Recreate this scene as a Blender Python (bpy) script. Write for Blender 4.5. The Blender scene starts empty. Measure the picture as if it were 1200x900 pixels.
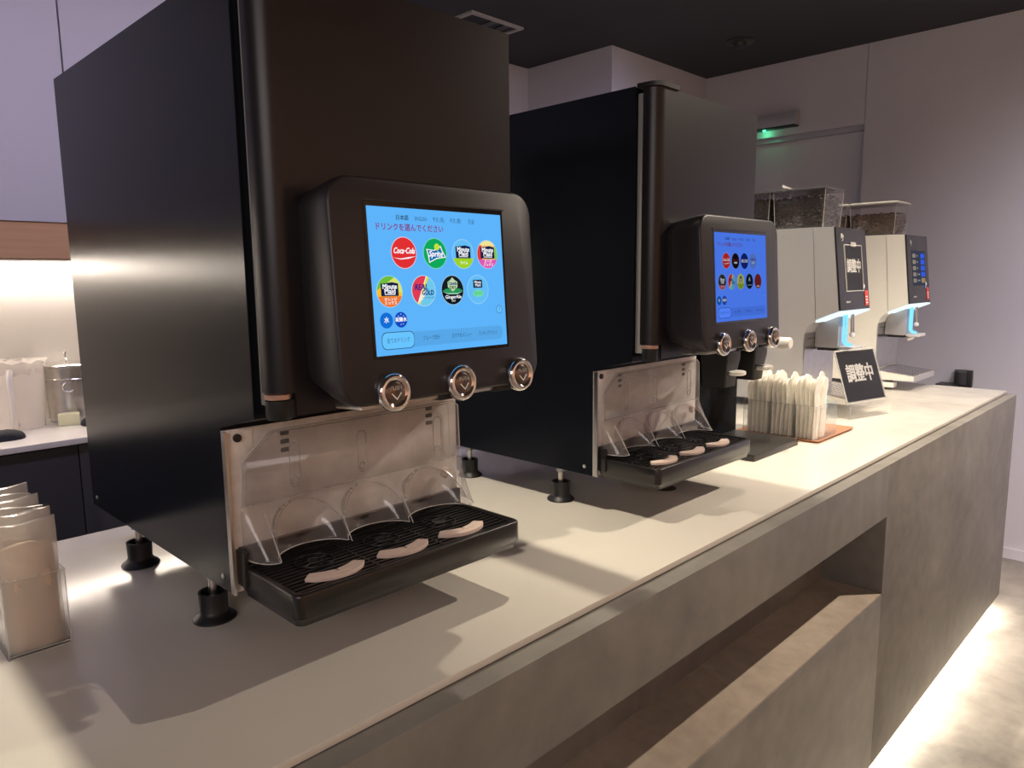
import bpy, bmesh, math, random
from mathutils import Vector, Matrix
random.seed(7)
SC = bpy.context.scene
COL = SC.collection
PI = math.pi

# ------------------------------------------------------------------ camera
cam = bpy.data.objects.new('camera', bpy.data.cameras.new('camera'))
COL.objects.link(cam)
R_ = Vector((0.70086819, -0.71321657, -0.01029138))
U_ = Vector((0.10895144, 0.09278408, 0.98970738))
F_ = Vector((0.70492082, 0.69477568, -0.14273538))
M = Matrix.Identity(4)
for i in range(3):
    M[i][0], M[i][1], M[i][2] = R_[i], U_[i], -F_[i]
M.translation = Vector((-0.457, -1.0574, 0.5602))
cam.matrix_world = M
cam.data.sensor_width = 36.0
cam.data.lens = 859.58 / 1200 * 36.0
cam.data.clip_start = 0.02
SC.camera = cam

# ------------------------------------------------------------------ world and exposure
world = bpy.data.worlds.new('world')
SC.world = world
world.use_nodes = True
bg = world.node_tree.nodes['Background']
bg.inputs[0].default_value = (0.62, 0.53, 0.54, 1)
bg.inputs[1].default_value = 0.13
SC.view_settings.view_transform = 'Standard'
SC.view_settings.look = 'None'
SC.view_settings.exposure = 0.35
SC.view_settings.gamma = 1.0
SC.view_settings.use_curve_mapping = False

# ------------------------------------------------------------------ lamps of the room, then added fill lights
def spot(name, loc, energy, color, size_deg=100, blend=0.7, radius=0.018, aim=(0, 0, -1)):
    l = bpy.data.lights.new(name, 'SPOT')
    l.energy = energy; l.color = color
    l.spot_size = math.radians(size_deg); l.spot_blend = blend
    l.shadow_soft_size = radius
    o = bpy.data.objects.new(name, l); COL.objects.link(o)
    o.location = loc
    o.rotation_euler = Vector(aim).to_track_quat('-Z', 'Y').to_euler()
    return o

def area(name, loc, aim, sx, sy, energy, color, spread=180):
    l = bpy.data.lights.new(name, 'AREA')
    l.shape = 'RECTANGLE'; l.size = sx; l.size_y = sy
    l.energy = energy; l.color = color; l.spread = math.radians(spread)
    o = bpy.data.objects.new(name, l); COL.objects.link(o)
    o.location = loc
    o.rotation_euler = Vector(aim).to_track_quat('-Z', 'Y').to_euler()
    return o

WARM = (1.0, 0.89, 0.70)
CEIL = 1.98
for x, e in ((0.27, 125), (1.29, 122), (2.31, 90), (3.33, 82)):      # row of downlights above the machines
    spot('downlight_lamp', (x, 0.18, CEIL - 0.01), e, WARM, 66 if x < 1 else 78, 0.9)
for x, e in ((2.8, 230),):                     # row in front of the counter
    spot('downlight_lamp', (x, -1.12, CEIL - 0.01), e, (1.0, 0.85, 0.70), 122, 0.8, aim=(-0.25, 0.1, -1))
area('backsplash_strip_lamp', (-0.9, 2.425, 0.616), (0, 0.12, -1), 3.7, 0.02, 1.5, (1.0, 0.93, 0.86))
area('toe_strip_lamp', (1.9, -0.22, -1.03), (0, -0.75, -1), 3.5, 0.03, 140, (1.0, 0.93, 0.82))
area('hall_fill', (-3.0, -2.4, 1.7), (0.8, 0.6, -0.3), 2.6, 1.4, 46, (1.0, 0.89, 0.86))  # added fill for the soft light of the unseen hall
area('front_wall_fill', (0.5, -3.2, CEIL - 0.05), (0, -1, -0.9), 6.0, 0.3, 110, (1.0, 0.72, 0.5), 150)  # added light on the unseen front wall, for warm reflections in chrome
area('far_wall_fill', (3.0, -1.6, CEIL - 0.05), (1, 0.1, -1.0), 1.6, 1.6, 38, (0.94, 0.88, 1.0), 90)  # added fill that brightens the far wall, no fitting here
area('aisle_fill', (0.5, 0.95, CEIL - 0.02), (0, 0.65, -1), 6.0, 0.3, 30, (0.66, 0.64, 1.0), 125)  # added bluish fill that lifts the back wall

# ------------------------------------------------------------------ materials
def lin(c):
    return tuple(((v / 12.92) if v <= 0.04045 else ((v + 0.055) / 1.055) ** 2.4) for v in c)
def rgb(r, g, b):
    return lin((r / 255, g / 255, b / 255)) + (1,)

def mat(name, color, rough=0.5, metal=0.0, noise=0.0, nscale=8.0, bump=0.0, bscale=200.0, coat=0.0,
        emis=None, estr=0.0, alpha=1.0, spec=0.5, aniso=0.0, rnoise=0.0):
    m = bpy.data.materials.new(name); m.use_nodes = True
    nt = m.node_tree; b = nt.nodes['Principled BSDF']
    c = color if len(color) == 4 else tuple(color) + (1,)
    b.inputs['Base Color'].default_value = c
    b.inputs['Roughness'].default_value = rough
    b.inputs['Metallic'].default_value = metal
    b.inputs['Specular IOR Level'].default_value = spec
    if coat: b.inputs['Coat Weight'].default_value = coat; b.inputs['Coat Roughness'].default_value = 0.06
    if aniso: b.inputs['Anisotropic'].default_value = aniso
    if alpha < 1: b.inputs['Alpha'].default_value = alpha
    if emis:
        b.inputs['Emission Color'].default_value = emis if len(emis) == 4 else tuple(emis) + (1,)
        b.inputs['Emission Strength'].default_value = estr
    tc = nt.nodes.new('ShaderNodeTexCoord')
    if noise:
        n = nt.nodes.new('ShaderNodeTexNoise'); n.inputs['Scale'].default_value = nscale
        n.inputs['Detail'].default_value = 6; n.inputs['Roughness'].default_value = 0.62
        nt.links.new(tc.outputs['Object'], n.inputs['Vector'])
        r = nt.nodes.new('ShaderNodeMapRange')
        r.inputs['From Min'].default_value = 0.3; r.inputs['From Max'].default_value = 0.7
        r.inputs['To Min'].default_value = 1 - noise; r.inputs['To Max'].default_value = 1 + noise
        nt.links.new(n.outputs['Fac'], r.inputs['Value'])
        h = nt.nodes.new('ShaderNodeHueSaturation'); h.inputs['Color'].default_value = c
        nt.links.new(r.outputs['Result'], h.inputs['Value'])
        nt.links.new(h.outputs['Color'], b.inputs['Base Color'])
        if rnoise:
            r2 = nt.nodes.new('ShaderNodeMapRange')
            r2.inputs['From Min'].default_value = 0.3; r2.inputs['From Max'].default_value = 0.7
            r2.inputs['To Min'].default_value = rough - rnoise; r2.inputs['To Max'].default_value = rough + rnoise
            nt.links.new(n.outputs['Fac'], r2.inputs['Value']); nt.links.new(r2.outputs['Result'], b.inputs['Roughness'])
    if bump:
        n = nt.nodes.new('ShaderNodeTexNoise'); n.inputs['Scale'].default_value = bscale; n.inputs['Detail'].default_value = 4
        nt.links.new(tc.outputs['Object'], n.inputs['Vector'])
        bp = nt.nodes.new('ShaderNodeBump'); bp.inputs['Strength'].default_value = bump; bp.inputs['Distance'].default_value = 0.002
        nt.links.new(n.outputs['Fac'], bp.inputs['Height']); nt.links.new(bp.outputs['Normal'], b.inputs['Normal'])
    return m

def concrete(name, c1, c2, rough, scale=2.2, rough2=None):
    m = bpy.data.materials.new(name); m.use_nodes = True
    nt = m.node_tree; b = nt.nodes['Principled BSDF']; b.inputs['Roughness'].default_value = rough
    tc = nt.nodes.new('ShaderNodeTexCoord')
    n1 = nt.nodes.new('ShaderNodeTexNoise'); n1.inputs['Scale'].default_value = scale; n1.inputs['Detail'].default_value = 9
    n1.inputs['Roughness'].default_value = 0.6; n1.inputs['Distortion'].default_value = 0.6
    n2 = nt.nodes.new('ShaderNodeTexNoise'); n2.inputs['Scale'].default_value = scale * 9; n2.inputs['Detail'].default_value = 8
    for n in (n1, n2): nt.links.new(tc.outputs['Object'], n.inputs['Vector'])
    mx = nt.nodes.new('ShaderNodeMath'); mx.operation = 'MULTIPLY_ADD'; mx.inputs[1].default_value = 0.35
    nt.links.new(n2.outputs['Fac'], mx.inputs[0]); nt.links.new(n1.outputs['Fac'], mx.inputs[2])
    rp = nt.nodes.new('ShaderNodeValToRGB')
    rp.color_ramp.elements[0].position = 0.48; rp.color_ramp.elements[0].color = c1
    rp.color_ramp.elements[1].position = 0.88; rp.color_ramp.elements[1].color = c2
    nt.links.new(mx.outputs[0], rp.inputs['Fac']); nt.links.new(rp.outputs['Color'], b.inputs['Base Color'])
    bp = nt.nodes.new('ShaderNodeBump'); bp.inputs['Strength'].default_value = 0.12; bp.inputs['Distance'].default_value = 0.003
    nt.links.new(n2.outputs['Fac'], bp.inputs['Height']); nt.links.new(bp.outputs['Normal'], b.inputs['Normal'])
    return m

def clear(name, tint=(0.96, 0.96, 0.96), haze=0.06, hazecol=(0.8, 0.8, 0.8), rough=0.06, gloss=0.5):
    """thin clear plastic: see-through, a little haze, glossy at grazing angles"""
    m = bpy.data.materials.new(name); m.use_nodes = True
    nt = m.node_tree; nt.nodes.remove(nt.nodes['Principled BSDF']); out = nt.nodes['Material Output']
    t = nt.nodes.new('ShaderNodeBsdfTransparent'); t.inputs[0].default_value = tint + (1,)
    d = nt.nodes.new('ShaderNodeBsdfDiffuse'); d.inputs[0].default_value = hazecol + (1,)
    g = nt.nodes.new('ShaderNodeBsdfGlossy'); g.inputs['Roughness'].default_value = rough
    f = nt.nodes.new('ShaderNodeLayerWeight'); f.inputs[0].default_value = 0.5
    p = nt.nodes.new('ShaderNodeMath'); p.operation = 'POWER'; p.inputs[1].default_value = 4.0
    k = nt.nodes.new('ShaderNodeMath'); k.operation = 'MULTIPLY_ADD'; k.inputs[1].default_value = gloss; k.inputs[2].default_value = 0.03
    k.use_clamp = True
    a = nt.nodes.new('ShaderNodeMixShader'); a.inputs[0].default_value = haze
    c = nt.nodes.new('ShaderNodeMixShader')
    nt.links.new(t.outputs[0], a.inputs[1]); nt.links.new(d.outputs[0], a.inputs[2])
    nt.links.new(f.outputs['Facing'], p.inputs[0]); nt.links.new(p.outputs[0], k.inputs[0]); nt.links.new(k.outputs[0], c.inputs[0])
    nt.links.new(a.outputs[0], c.inputs[1]); nt.links.new(g.outputs[0], c.inputs[2])
    nt.links.new(c.outputs[0], out.inputs['Surface'])
    return m

_em = {}
def glow(r, g, b, s=1.0):
    k = (r, g, b, s)
    s = s * 0.785
    if k not in _em:
        m = bpy.data.materials.new('lit_%d_%d_%d' % (r, g, b)); m.use_nodes = True
        nt = m.node_tree; nt.nodes.remove(nt.nodes['Principled BSDF'])
        e = nt.nodes.new('ShaderNodeEmission'); e.inputs[0].default_value = rgb(r, g, b); e.inputs[1].default_value = s
        nt.links.new(e.outputs[0], nt.nodes['Material Output'].inputs['Surface'])
        _em[k] = m
    return _em[k]

BLACK = mat('black_powder_coat', (0.009, 0.0105, 0.015), 0.16, spec=0.08, noise=0.12, nscale=3, bump=0.05, bscale=420)
BLACKD = mat('black_satin_door', (0.013, 0.010, 0.012), 0.36, spec=0.42, noise=0.08, nscale=2)
HEADM = mat('charcoal_plastic', (0.021, 0.018, 0.021), 0.42, bump=0.04, bscale=700)
DARKGL = mat('black_glass', (0.004, 0.004, 0.006), 0.12)
GAP = mat('gap_black', (0.004, 0.004, 0.005), 0.6)
RUBBER = mat('black_rubber', (0.010, 0.010, 0.011), 0.45, bump=0.05, bscale=300)
TRAYM = mat('black_tray_plastic', (0.014, 0.013, 0.013), 0.28, coat=0.2, noise=0.1, nscale=20)
GRILLM = mat('black_grille_plastic', (0.010, 0.009, 0.010), 0.35)
GASKET = mat('pale_gasket', (0.36, 0.35, 0.33), 0.6)
STEEL = mat('stained_stainless', (0.84, 0.81, 0.77), 0.40, metal=0.1, noise=0.22, nscale=14, bump=0.1, bscale=60, rnoise=0.08)
STEELB = mat('brushed_steel', (0.60, 0.59, 0.58), 0.28, metal=1.0, noise=0.08, nscale=30)
CHROME = mat('chrome', (0.85, 0.83, 0.82), 0.07, metal=1.0)
BRONZE = mat('smoked_metal', (0.19, 0.15, 0.13), 0.25, metal=0.9)
COPPER = mat('copper_washer', (0.75, 0.48, 0.38), 0.35, metal=0.8)
SLOTM = mat('slot_dark', (0.03, 0.027, 0.027), 0.5)
GUIDE = mat('cream_plastic', (0.72, 0.57, 0.50), 0.5, noise=0.05, nscale=30)
COUNTER = mat('solid_surface', (0.66, 0.62, 0.55), 0.17, spec=0.5, noise=0.025, nscale=5, rnoise=0.04)
COUNTERE = mat('solid_surface_edge', (0.62, 0.56, 0.50), 0.3)
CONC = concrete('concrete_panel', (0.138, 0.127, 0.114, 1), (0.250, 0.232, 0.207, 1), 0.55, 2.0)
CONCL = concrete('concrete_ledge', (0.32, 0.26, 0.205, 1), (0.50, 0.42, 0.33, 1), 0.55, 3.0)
FLOORM = concrete('polished_concrete', (0.13, 0.115, 0.095, 1), (0.34, 0.30, 0.25, 1), 0.32, 1.6)
WALLM = mat('lilac_grey_wall', (0.50, 0.475, 0.50), 0.75, noise=0.03, nscale=1.5, bump=0.05, bscale=60)
CEILM = mat('dark_ceiling', (0.040, 0.040, 0.047), 0.8, noise=0.05, nscale=2)
SPLASHM = mat('white_backsplash', (0.62, 0.59, 0.56), 0.45)
CABM = mat('dark_cabinet', (0.030, 0.029, 0.034), 0.5, noise=0.06, nscale=6)
ACR = clear('clear_acrylic', (0.98, 0.98, 0.98), 0.018, (0.9, 0.88, 0.85), 0.03, 0.4)
ACRF = clear('thin_front_pane', (0.98, 0.98, 0.98), 0.0, (0.9, 0.9, 0.9), 0.05, 0.15)
ACREDGE = clear('acrylic_edge', (0.75, 0.78, 0.76), 0.45, (0.9, 0.88, 0.84), 0.08, 0.5)
GUARD = clear('splash_guard_plastic', (0.95, 0.95, 0.95), 0.10, (0.62, 0.55, 0.52), 0.10, 0.40)
GUARDE = clear('splash_guard_edge', (0.9, 0.9, 0.9), 0.55, (0.85, 0.82, 0.80), 0.1, 0.6)
GUARDR = clear('splash_guard_rib', (0.92, 0.92, 0.92), 0.28, (0.60, 0.56, 0.54), 0.15, 0.5)
FILM = clear('wrapping_film', (0.96, 0.95, 0.94), 0.30, (0.88, 0.84, 0.79), 0.08, 0.6)
FROST = clear('frosted_plastic', (0.94, 0.92, 0.90), 0.40, (0.88, 0.84, 0.80), 0.2, 0.4)
KRAFT = mat('cream_paper_sleeve', (0.72, 0.58, 0.45), 0.7, noise=0.05, nscale=30)
PAPER = mat('waxed_white_paper', (0.90, 0.86, 0.77), 0.5, noise=0.08, nscale=25, coat=0.15)
TEAL = mat('teal_wrapper', (0.03, 0.42, 0.55), 0.4)
TRAYC = mat('copper_coloured_tray', (0.62, 0.30, 0.17), 0.32, metal=0.35, noise=0.08, nscale=12)
SLABM = mat('dark_grey_metal', (0.055, 0.053, 0.052), 0.34, metal=0.6, noise=0.1, nscale=6)
WHITEM = mat('warm_white_enamel', (0.84, 0.82, 0.74), 0.32, noise=0.02, nscale=3)
GREYM = mat('silver_grey_enamel', (0.56, 0.57, 0.58), 0.32, noise=0.02, nscale=3)
WPLAST = mat('white_plastic', (0.78, 0.76, 0.72), 0.35)
PANELB = mat('black_panel', (0.018, 0.017, 0.017), 0.22)
SIGNB = mat('black_card', (0.014, 0.014, 0.016), 0.4, spec=0.2)
SIGNW = mat('white_print', (0.85, 0.85, 0.82), 0.5)
BEAN = mat('dark_roasted_bean', (0.016, 0.009, 0.006), 0.38, noise=0.4, nscale=60)
BEANB = mat('brown_roasted_bean', (0.075, 0.040, 0.022), 0.38, noise=0.4, nscale=60)
HOP = clear('hopper_plastic', (0.92, 0.90, 0.90), 0.05, (0.6, 0.56, 0.56), 0.05, 0.5)
LIDD = mat('smoked_lid', (0.05, 0.048, 0.05), 0.2)
LIDL = mat('pale_lid', (0.42, 0.40, 0.38), 0.3)
RED = mat('red_sticker', (0.62, 0.05, 0.03), 0.4)
BLUE = mat('blue_sticker', (0.10, 0.30, 0.75), 0.4)
SPONGE = mat('pale_yellow_plastic', (0.72, 0.70, 0.42), 0.5)
CLOTH = mat('black_cloth', (0.012, 0.013, 0.016), 0.85, bump=0.3, bscale=150)
GREYMET = mat('grey_anodised', (0.40, 0.40, 0.42), 0.35, metal=0.3)

def wood():
    m = bpy.data.materials.new('oak_strip'); m.use_nodes = True
    nt = m.node_tree; b = nt.nodes['Principled BSDF']; b.inputs['Roughness'].default_value = 0.5
    tc = nt.nodes.new('ShaderNodeTexCoord'); mp = nt.nodes.new('ShaderNodeMapping')
    mp.inputs['Scale'].default_value = (1.2, 8, 30)
    n = nt.nodes.new('ShaderNodeTexNoise'); n.inputs['Scale'].default_value = 3; n.inputs['Detail'].default_value = 6
    rp = nt.nodes.new('ShaderNodeValToRGB')
    rp.color_ramp.elements[0].color = (0.46, 0.25, 0.13, 1); rp.color_ramp.elements[1].color = (0.60, 0.36, 0.20, 1)
    nt.links.new(tc.outputs['Object'], mp.inputs[0]); nt.links.new(mp.outputs[0], n.inputs['Vector'])
    nt.links.new(n.outputs['Fac'], rp.inputs[0]); nt.links.new(rp.outputs[0], b.inputs['Base Color'])
    return m
WOOD = wood()

# ------------------------------------------------------------------ mesh helpers
class MB:
    def __init__(s): s.v = []; s.f = []; s.m = []; s.mats = []
    def mi(s, m):
        if m not in s.mats: s.mats.append(m)
        return s.mats.index(m)
    def add(s, vs, fs, m, X=None):
        b = len(s.v); k = s.mi(m)
        s.v += [tuple(X @ Vector(q)) if X is not None else tuple(q) for q in vs]
        s.f += [[b + i for i in q] for q in fs]; s.m += [k] * len(fs)
        return s
    def box(s, x0, x1, y0, y1, z0, z1, m, X=None, bev=0.0):
        if bev > 0:
            bev = min(bev, 0.49 * min(x1 - x0, y1 - y0, z1 - z0))
            bm = bmesh.new(); bmesh.ops.create_cube(bm, size=1)
            for q in bm.verts:
                q.co = Vector(((x0 + x1) / 2 + q.co.x * (x1 - x0), (y0 + y1) / 2 + q.co.y * (y1 - y0), (z0 + z1) / 2 + q.co.z * (z1 - z0)))
            bmesh.ops.bevel(bm, geom=bm.edges[:], offset=bev, segments=2, profile=0.6, affect='EDGES')
            s.bm(bm, m, X); return s
        vs = [(x0, y0, z0), (x1, y0, z0), (x1, y1, z0), (x0, y1, z0), (x0, y0, z1), (x1, y0, z1), (x1, y1, z1), (x0, y1, z1)]
        return s.add(vs, [(3, 2, 1, 0), (4, 5, 6, 7), (0, 1, 5, 4), (1, 2, 6, 5), (2, 3, 7, 6), (3, 0, 4, 7)], m, X)
    def bm(s, bm, m, X=None):
        bm.verts.ensure_lookup_table(); bm.verts.index_update()
        s.add([v.co[:] for v in bm.verts], [[v.index for v in f.verts] for f in bm.faces], m, X); bm.free()
    def loft(s, rings, m, X=None, cap=True, closed=True):
        n = len(rings[0]); vs = [q for r in rings for q in r]; fs = []
        for i in range(len(rings) - 1):
            for j in range(n if closed else n - 1):
                a = i * n + j; b = i * n + (j + 1) % n
                fs.append((a, b, b + n, a + n))
        if cap:
            fs.append(tuple(range(n - 1, -1, -1))); fs.append(tuple((len(rings) - 1) * n + j for j in range(n)))
        return s.add(vs, fs, m, X)
    def prism(s, pts, axis, a, b, m, X=None):
        def P(p, t): return {'X': (t, p[0], p[1]), 'Y': (p[0], t, p[1]), 'Z': (p[0], p[1], t)}[axis]
        return s.loft([[P(p, a) for p in pts], [P(p, b) for p in pts]], m, X)
    def lathe(s, prof, m, X=None, n=24, cap=True):
        rings = [[(r * math.cos(2 * PI * j / n), r * math.sin(2 * PI * j / n), z) for j in range(n)] for r, z in prof]
        return s.loft(rings, m, X, cap=cap)
    def tube(s, pts, r, m, n=8, X=None, closed=False, cap=True):
        P = [Vector(p) for p in pts]; rings = []; N = len(P); up = None
        for i in range(N):
            if closed: t = P[(i + 1) % N] - P[i - 1]
            else: t = (P[min(i + 1, N - 1)] - P[max(i - 1, 0)])
            t.normalize()
            if up is None:
                up = Vector((0, 0, 1)) if abs(t.z) < 0.9 else Vector((1, 0, 0))
            a = t.cross(up); a.normalize(); up = a.cross(t); up.normalize()
            rings.append([tuple(P[i] + (a * math.cos(2 * PI * j / n) + up * math.sin(2 * PI * j / n)) * r) for j in range(n)])
        if closed: rings.append(rings[0]); cap = False
        return s.loft(rings, m, X, cap=cap)
    def build(s, name, parent=None, smooth=35, mods=None):
        me = bpy.data.meshes.new(name); me.from_pydata(s.v, [], s.f)
        for m in s.mats: me.materials.append(m)
        me.polygons.foreach_set('material_index', s.m)
        bm = bmesh.new(); bm.from_mesh(me); bmesh.ops.recalc_face_normals(bm, faces=bm.faces[:]) if mods != 'flat' else None
        bm.to_mesh(me); bm.free()
        if smooth:
            me.polygons.foreach_set('use_smooth', [True] * len(me.polygons))
            me.set_sharp_from_angle(angle=math.radians(smooth))
        o = bpy.data.objects.new(name, me); COL.objects.link(o)
        if parent is not None: o.parent = parent
        return o

def thing(name, label, cat, loc=(0, 0, 0), rz=0.0, group=None):
    o = bpy.data.objects.new(name, None); COL.objects.link(o)
    o.empty_display_size = 0.05; o.location = loc; o.rotation_euler = (0, 0, rz)
    tag(o, label, cat, group); return o
def tag(o, label, cat, group=None):
    o['label'] = label; o['category'] = cat
    if group: o['group'] = group
    return o
def struct(o): o['kind'] = 'structure'; return o

def rrect(x0, x1, y0, y1, r, n=6):
    pts = []
    for cx, cy, a0 in ((x1 - r, y1 - r, 0), (x0 + r, y1 - r, 90), (x0 + r, y0 + r, 180), (x1 - r, y0 + r, 270)):
        for k in range(n + 1):
            a = math.radians(a0 + 90 * k / n); pts.append((cx + r * math.cos(a), cy + r * math.sin(a)))
    return pts
def T(x, y, z): return Matrix.Translation((x, y, z))
def frame(o, ex, ey, ez):
    m = Matrix.Identity(4)
    for i in range(3): m[i][0], m[i][1], m[i][2] = ex[i], ey[i], ez[i]
    m.translation = Vector(o); return m

_tx = {}
def text2d(body, size, bold=0.0, shear=0.0, align='CENTER', wid=None):
    """flat text as (verts, faces) centred on the origin of its plane"""
    k = (body, round(size, 5), bold, shear, align, wid)
    if k in _tx: return _tx[k]
    c = bpy.data.curves.new('lettering', 'FONT'); c.body = body; c.size = size; c.align_x = align; c.align_y = 'CENTER'
    c.shear = shear; c.resolution_u = 2; c.space_line = 0.95
    o = bpy.data.objects.new('lettering', c); COL.objects.link(o)
    dg = bpy.context.evaluated_depsgraph_get(); dg.update()
    me = bpy.data.meshes.new_from_object(o.evaluated_get(dg))
    vs = [(v.co.x, v.co.y) for v in me.vertices]; fs = [tuple(p.vertices) for p in me.polygons]
    bpy.data.objects.remove(o); bpy.data.curves.remove(c); bpy.data.meshes.remove(me)
    if wid and vs:
        w = max(v[0] for v in vs) - min(v[0] for v in vs)
        if w > 0:
            s = wid / w; vs = [(v[0] * s, v[1]) for v in vs]
    if bold > 0 and vs:                              # heavier strokes: overlaid copies a hair apart
        e = bold * size; n = len(vs); v0, f0 = vs, fs; vs = []; fs = []
        for k, (dx, dy) in enumerate(((0, 0), (e, e * 0.6), (-e, e * 0.6), (e, -e * 0.6), (-e, -e * 0.6))):
            vs += [(a + dx, b_ + dy) for a, b_ in v0]; fs += [tuple(i + k * n for i in f) for f in f0]
    _tx[k] = (vs, fs); return _tx[k]
def put_text(mb, body, x, y, size, m, X, d=0.0006, **kw):
    vs, fs = text2d(body, size, **kw)
    if vs: mb.add([(a + x, b + y, d) for a, b in vs], fs, m, X)

# ------------------------------------------------------------------ room shell
FL = -1.10
b = MB(); b.box(-4, 4.53, -4.5, 3.0, FL - 0.05, FL, FLOORM); struct(b.build('floor', smooth=0))
b = MB(); b.box(-4, 4.75, -4.5, 3.0, CEIL, CEIL + 0.05, CEILM); ceil = struct(b.build('ceiling', smooth=0))

def panels(parent, axis, plane, spans, z0, z1, th, m, name='wall_panel', gap=0.003):
    for a0, a1 in spans:
        q = MB()
        if axis == 'Y': q.box(a0 + gap / 2, a1 - gap / 2, plane, plane + th, z0, z1, m)
        else: q.box(plane, plane + th, a0 + gap / 2, a1 - gap / 2, z0, z1, m)
        q.build(name, parent, smooth=0)

# far end wall at x = 4.53 with a doorway
b = MB(); b.box(4.56, 4.70, -4.5, 0.70, FL, CEIL, WALLM); b.box(4.56, 4.70, 0.70, 1.845, 1.50, CEIL, WALLM)
b.box(4.56, 4.70, 1.66, 1.845, FL, 1.50, WALLM)
wr = struct(b.build('wall_right', smooth=0))
panels(wr, 'X', 4.53, ((-4.5, -3.3), (-3.3, -1.95), (-1.95, -0.62), (-0.62, 0.72)), FL, CEIL - 0.001, 0.029, WALLM)
panels(wr, 'X', 4.53, ((0.72, 1.845),), 1.50, CEIL - 0.001, 0.029, WALLM)
b = MB(); b.box(4.62, 4.66, 0.72, 1.655, FL, 1.47, WALLM); dr = struct(b.build('door_1', smooth=0))
b = MB(); b.box(4.575, 4.70, 0.70, 1.66, 1.47, 1.50, GREYMET); b.build('door_frame', dr, smooth=0)
b = MB(); b.box(4.512, 4.529, -4.5, 0.719, FL, FL + 0.06, WALLM); struct(b.build('baseboard_right', smooth=0))
b = MB(); b.box(-4, 4.75, -4.62, -4.5, FL, CEIL, mat('terracotta_wall', (0.42, 0.30, 0.23), 0.7, noise=0.05)); struct(b.build('wall_front', smooth=0))
# back wall beyond the machines and the projecting column
b = MB(); b.box(1.2, 3.40, 2.56, 2.70, FL, CEIL, WALLM); b.box(3.40, 4.70, 1.845, 2.70, FL, CEIL, WALLM)
struct(b.build('wall_back', smooth=0))
# left part: upper wall, recessed lit backsplash
b = MB(); b.box(-4, 1.2, 1.94, 2.60, 0.77, CEIL, WALLM); b.box(-4, 1.2, 2.46, 2.60, FL, 0.77, SPLASHM)
b.box(1.0, 1.2, 1.94, 2.46, FL, 0.77, WALLM)
wl = struct(b.build('wall_left', smooth=0))
panels(wl, 'Y', 1.91, ((-4, -2.04), (-2.04, -0.84), (-0.84, 0.36), (0.36, 1.2)), 0.77, CEIL - 0.001, 0.029, WALLM, gap=0.006)
b = MB(); b.box(-4, 1.2, 1.915, 2.46, 0.646, 0.768, WOOD); b.box(-4, 1.0, 1.96, 2.46, 0.640, 0.6459, SPLASHM)
struct(b.build('trim_1', smooth=0))
b = MB(); b.box(-4, 1.0, 2.41, 2.44, 0.619, 0.6399, glow(255, 240, 224, 36.0)); struct(b.build('trim_2', smooth=0))

# ------------------------------------------------------------------ back counter run
t = thing('back_counter', 'low run of dark cabinets with pale stone top against the lit backsplash', 'counter', (0, 0, 0))
b = MB(); b.box(-3.6, 0.995, 1.905, 2.455, -0.022, 0.0, COUNTER, bev=0.003); b.build('worktop', t)
b = MB(); b.box(-3.6, 0.995, 1.95, 2.455, -1.0, -0.023, CABM); b.box(-3.6, 0.995, 2.0, 2.45, FL, -1.0, GAP); b.build('carcass', t, smooth=0)
for k in range(-6, 2):
    x0 = 0.30 + 0.62 * k
    b = MB(); b.box(x0 + 0.002, min(x0 + 0.618, 0.99), 1.928, 1.949, -1.0, -0.030, CABM, bev=0.001); b.build('cabinet_door', t)

# ------------------------------------------------------------------ service counter
t = thing('service_counter', 'long counter with glossy off-white top, grey concrete front and a recessed shelf niche', 'counter', (0, 0, FL))
OFF = T(0, 0, -FL)
X0 = -1.4
b = MB(); b.box(X0, 3.695, -0.308, 0.74, -0.0125, 0.0, COUNTER, OFF, bev=0.0022); b.build('countertop', t)
b = MB(); b.box(X0, 3.68, -0.15, 0.73, -1.02, -0.013, CONC, OFF); b.box(X0, 3.66, -0.12, 0.70, FL, -1.02, GAP, OFF)
b.box(X0, 3.68, -0.345, -0.15, -0.03, -0.0155, CONC, OFF)
b.build('counter_body', t, smooth=0)
ZT, ZB, NR = -0.181, -0.436, 1.907
FY = -0.347
for nm, q in (('front_panel', (X0, NR, FY, -0.155, ZT, -0.0152)), ('front_panel', (X0, NR - 0.0008, FY, -0.155, -1.02, ZB)),
              ('front_panel', (NR, 3.70, FY, -0.15, -1.02, -0.0152))):
    b = MB(); b.box(*q, CONC, OFF, bev=0.001); b.build(nm, t)
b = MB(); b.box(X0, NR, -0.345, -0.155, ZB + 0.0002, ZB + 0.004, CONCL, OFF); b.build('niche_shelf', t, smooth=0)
b = MB(); b.box(X0, NR, -0.158, -0.1502, ZB + 0.004, ZT, CONC, OFF); b.build('niche_back', t, smooth=0)
b = MB(); b.box(X0, 3.6, -0.235, -0.205, -1.030, -1.0205, glow(255, 240, 214, 5.0), OFF); b.build('led_strip', t, smooth=0)

# ------------------------------------------------------------------ drink dispensers
def seg(r, d, ang, n=28):
    """part of a disc of radius r where dot(p, (cos ang, sin ang)) > d"""
    a = math.radians(ang)
    h = math.acos(max(-1, min(1, d / r)))
    return [(r * math.cos(a - h + 2 * h * k / n), r * math.sin(a - h + 2 * h * k / n)) for k in range(n + 1)]
def disc(r, n=32): return [(r * math.cos(2 * PI * k / n), r * math.sin(2 * PI * k / n)) for k in range(n)]
def poly(mb, pts, m, X, d): mb.add([(p[0], p[1], d) for p in pts], [tuple(range(len(pts)))], m, X)

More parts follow.
